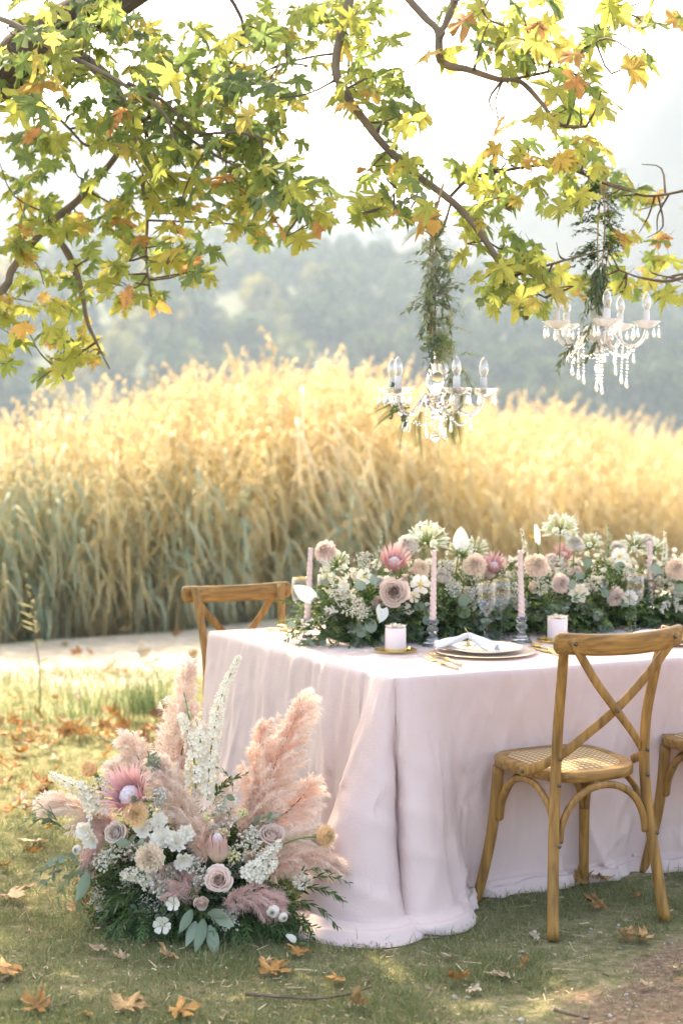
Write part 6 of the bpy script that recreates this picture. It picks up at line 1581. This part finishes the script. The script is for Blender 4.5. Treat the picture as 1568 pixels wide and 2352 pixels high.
# ================================================================== CHANDELIERS
M_arm = mat('silvered_glass', (.93, .93, .94), .10, transmission=.8, ior=1.4, spec=.6)
M_fil = mat('bulb_filament', (.5, .42, .3), .4, metal=.6)
M_sleeve = mat('white_sleeve', (.72, .72, .71), .35, spec=.4)
drop = lathe([(.0005, 0), (.0025, -.006), (.0050, -.020), (.0064, -.027), (.0048, -.033), (.0005, -.036)], 8)
bead = ball(.0044, 8, 5)
def chandelier(c, a0, label, frost, drops, seed):
    """c = height level of the drip dishes on the axis"""
    c = np.asarray(c); o = empty('chandelier', c, label, 'chandelier', 'chandeliers hanging from the plane tree')
    q0 = np.random.RandomState(seed); Md = M_frost if frost else thin_glass('dish_glass', (.97, .98, .98), .30, .06, .85); R_ = .160
    col_ = [(.002, -.085), (.010, -.082), (.016, -.070), (.010, -.058), (.022, -.050), (.038, -.040), (.044, -.028), (.030, -.018), (.014, -.010), (.018, .004), (.026, .022), (.030, .040), (.024, .070), (.013, .100), (.010, .120), (.016, .128), (.012, .136), (.006, .150), (.009, .158), (.002, .165)]
    obj('column', lathe(col_, 28, twist=lambda a, z: 1 + .05 * np.abs(np.cos(5 * a))).tr(t=c), M_crystal if not frost else M_frost, o)
    obj('finial_ball', merge([ball(.0165, 10, 7).tr(t=c + (0, 0, -.140)), tube([c + (0, 0, -.08), c + (0, 0, -.126)], .0012, 5)]), M_crystal, o)
    for i in range(5):
        a = a0 + i * 2 * math.pi / 5; d = np.array((math.cos(a), math.sin(a), 0)); e = c + d * R_
        arm = [c + d * .020 + (0, 0, -.030), c + d * .040 + (0, 0, -.002), c + d * .058 + (0, 0, -.022), c + d * .082 + (0, 0, -.056), c + d * .118 + (0, 0, -.066), c + d * .148 + (0, 0, -.044), e + (0, 0, -.006)]
        obj('arm', tube(arm, [.0055, .0065, .0060], 10, n=36), M_arm, o)
        ds = lathe([(.004, -.008), (.012, -.006), (.030, .002), (.043, .014), (.0475, .017), (.0465, .0185), (.041, .0165), (.028, .005), (.010, -.001), (.0, -.001)], 48, twist=lambda a_, z: 1 + .05 * np.cos(8 * a_) * min(1, max(0, (z + .008) / .02)))
        dish = obj('drip_dish', ds.tr(t=e), Md, o)
        cn = obj('candle_sleeve', lathe([(.0115, 0), (.0115, .052), (.0095, .055), (.0, .055)], 18).tr(t=e), M_sleeve, o)
        bu = obj('bulb', lathe([(.0075, .054), (.009, .058), (.0145, .072), (.0158, .082), (.0135, .097), (.008, .110), (.002, .1185), (.0003, .119)], 20).tr(t=e), M_bulb, o)
        obj('filament', tube([e + (0, 0, .056), e + (.002, 0, .075), e + (-.002, 0, .085), e + (.001, 0, .078)], .0014, 5), M_fil, bu)
        for k in range(5):
            b = a + k * 2 * math.pi / 5 + .4; p = e + np.array((math.cos(b), math.sin(b), 0)) * .044 + (0, 0, .010)
            obj('crystal_drop', merge([octa(.0042).tr(t=p + (0, 0, -.008)), drop.tr(t=p + (0, 0, -.014))]), M_crystal, dish)
    def strand(p0, p1, sag, n, last=True, big=1.15, nm='bead_strand'):
        bs2 = []
        for k in range(n):
            s = k / (n - 1); p = p0 + (p1 - p0) * s + np.array((0, 0, -sag * 4 * s * (1 - s))); bs2.append(bead.tr(t=p, sc=.85 + .3 * q0.rand()))
        if last: bs2.append(drop.tr(np.eye(3) * big, p1 + (0, 0, -.006)))
        obj(nm, merge(bs2), M_crystal, o)
    for (ang, r_, top, bot, n) in drops:
        d = np.array((math.cos(ang), math.sin(ang), 0)) * r_; strand(c + d + (0, 0, top), c + d * .96 + (0, 0, bot), 0, n)
    for i in range(5):
        a = a0 + i * 2 * math.pi / 5; b = a + 2 * math.pi / 5; da, db = [np.array((math.cos(q), math.sin(q), 0)) * .118 for q in (a, b)]
        strand(c + da + (0, 0, -.070), c + db + (0, 0, -.070), .030, 12, False, nm='bead_swag')
        strand(c + da + (0, 0, -.074), c + da + (0, 0, -.082), 0, 2, True, 1.05, nm='crystal_pendant')
    return o
M_bulb = thin_glass('bulb_glass', (.98, .98, .97), .22, .05, .8)
c1 = P(998, 905, 5.26); c2 = P(1375, 752, 5.55)
dr1 = [(.3, .03, -.05, -.10, 5), (3.6, .035, -.05, -.095, 4), (5.0, .05, -.04, -.09, 4), (1.2, .12, -.07, -.11, 3), (4.4, .11, -.06, -.10, 3)]
dr2 = [(4.3, .030, -.05, -.175, 12), (5.1, .022, -.05, -.185, 13), (4.6, .040, -.05, -.150, 10), (3.55, .085, -.07, -.135, 8), (3.35, .10, -.06, -.120, 7), (3.7, .07, -.06, -.150, 9), (5.75, .085, -.07, -.150, 9), (5.9, .10, -.06, -.165, 10), (5.55, .07, -.06, -.120, 7)]
ch_1 = chandelier(c1, math.radians(4), 'left crystal chandelier hanging lower, twined with eucalyptus and fern', False, dr1, 1)
ch_2 = chandelier(c2, math.radians(-90), 'right chandelier with milky dishes and long bead strands, hanging higher', True, dr2, 2)
# ropes and greenery round them
def hanger(c, top, label, fol_label, seed, sprays, w_, side):
    rp = empty('hanging_rope', top, label, 'rope')
    mid = (c + (0, 0, .16) + top) / 2; M_rope = mat('rope', (.42, .33, .20), .9)
    for k in range(3):
        q = rs.normal(size=3) * .006; obj('strand', tube([top + q * .5, mid + q * 2, c + (0, 0, .155) + q], .0028, 5, n=16), M_rope, rp)
    obj('loop', tube([top + (.0, -.0, -.02), top + (.012, -.03, .03), top + (.02, 0, .055), top + (.015, .03, .03), top + (0, 0, -.02)], .004, 6, n=24), M_rope, rp)
    ga_ = empty('hanging_garland', (top + c) / 2, fol_label, 'foliage')
    it2 = {'o': [], 'e': [], 'f': [], 'g': [], 'w': []}
    for (kind, x, y, dx, dz, s, rn) in sprays:
        tp = {'o': G_olive, 'e': G_euc, 'f': G_fern, 'g': G_box, 'w': G_fill, 'r': G_ruscus}[kind]; k2 = 'g' if kind == 'r' else kind
        it2[k2].append((tp[rs.randint(len(tp))], (dx, rs.normal() * .4, dz), P(x, y, c[1] - .015 + rs.normal() * .02), s, rn))
    for k, nm, ms in (('o', 'olive_sprigs', [M_olive, M_twig]), ('e', 'eucalyptus_sprigs', [M_euc, M_stem]), ('f', 'fern_fronds', [M_fern, M_stem]), ('g', 'leafy_sprigs', [M_green, M_stem]), ('w', 'seed_sprays', [mat('seed_spray', (.42, .46, .22), .7), M_stem])):
        if it2[k]: grow(it2[k], ga_, nm, ms)
sp = []
for i in range(120):
    y = 492 + rs.rand() * 328; x = 998 + rs.normal() * 4 + (8 if y > 700 else 0); s = rs.choice([-1, 1])
    if y < 575: kd, k_, r_ = ('f', .38, .5) if (s < 0 and i % 2) else ('w', .55, 0)
    elif y < 720: kd, k_, r_ = ('o', .9, .35 + .6 * rs.rand()) if (s < 0 or i % 3) else ('e', .75, .6)
    else: kd, k_, r_ = (('e', .85, .1 + .3 * rs.rand()) if s < 0 else ('f', .45, .8)) if i % 2 else ('w', .9, .5)
    sp.append((kd, x, y, s * (.30 + .5 * rs.rand()), .45 * rs.normal() - .45, k_ * (.5 + .5 * rs.rand()), r_))
for (x, y, dx, dz) in [(1000, 690, .6, 1), (1010, 640, .9, .9), (1000, 620, 1, 1.2)]: sp.append(('e', x, y, dx, dz, .75, .9))
for (x, y, dx, dz) in [(985, 480, -1, .5), (975, 470, -.8, .9), (985, 470, -1, .15)]: sp.append(('e', x, y, dx, dz, .95, .8))
for (x, y, dx, dz, s) in [(935, 930, -1, -.5, .85), (920, 920, -1, -.3, .7), (950, 940, -.5, -1, .95), (965, 945, -.1, -1, 1.0), (1035, 945, .3, -1, .85), (1045, 945, -.15, -1, .8), (930, 925, -.9, -.75, .6), (1000, 540, -.3, .4, .6), (985, 520, -.9, -.5, .7)]: sp.append(('f', x, y, dx, dz, s * 1.15, .7))
for (x, y, dx, dz, s) in [(1030, 800, .3, -1, 1.0), (1045, 820, .1, -1, 1.1), (1040, 850, .2, -1, 1.0), (1050, 880, .3, -1, .9), (1035, 870, -.1, -1, .9), (1060, 850, .5, -.8, .8)]: sp.append(('o', x, y, dx, dz, s, .8))
for (x, y, dx, dz, s) in [(1050, 820, .8, .3, .6), (1035, 755, .9, .1, .6), (1060, 880, .3, .6, .5)]: sp.append(('r', x, y, dx, dz, s, .95))
for (x, y, dx, dz, s) in [(940, 930, -.5, -.9, .7), (905, 905, 0, .6, .55), (925, 925, -.7, -.6, .6)]: sp.append(('e', x, y, dx, dz, s, .1))
hanger(c1, P(1003, 462, 5.24), 'twisted cord looped over the branch holding the left chandelier', 'column of eucalyptus, olive and fern around the left chandelier cord', 1, sp, .04, 1)
sp = []
for i in range(95):
    y = 430 + rs.rand() * 250; x = 1381 + rs.normal() * 5; s = rs.choice([-1, 1]); kd = 'r' if y < 600 else 'o'
    sp.append((kd, x, y, s * (.8 if y < 600 else .35), (.3 * rs.normal() - .1) if y < 600 else -.8, .60 + (.3 if s < 0 else 0), .15 * rs.rand()))
for (x, y, dx, dz, s) in [(1370, 780, -.2, -1, .8), (1360, 740, -.5, -.6, .7), (1345, 760, -.9, -.6, .95), (1320, 790, -1, -.7, .9), (1370, 730, .5, -.9, .7), (1350, 700, -.4, -1, .8), (1390, 680, .2, -1, .8), (1335, 790, -.6, -.9, .7)]: sp.append(('o', x, y, dx, dz, s, .3))
for k in range(7): sp.append(('f', 1360, 640 + 8 * k, -.8, .3 + .1 * k, .35, .9))
hanger(c2, P(1384, 422, 5.52), 'cord holding the right chandelier under the branch', 'dark small leaved sprays and olive around the right chandelier cord', 2, sp, .04, 1)
# thin nylon lines going up
for (p, lab) in [(P(1003, 465, 5.24), 'thin nylon line rising from the left chandelier'), (P(1384, 425, 5.52), 'thin nylon line rising from the right chandelier')]:
    t = tube([(0, 0, 0), (0, 0, 1.6)], .0006, 4, n=3); o = obj('nylon_line', t, mat('nylon', (.8, .8, .8), .3), label=lab, cat='line'); o.location = p
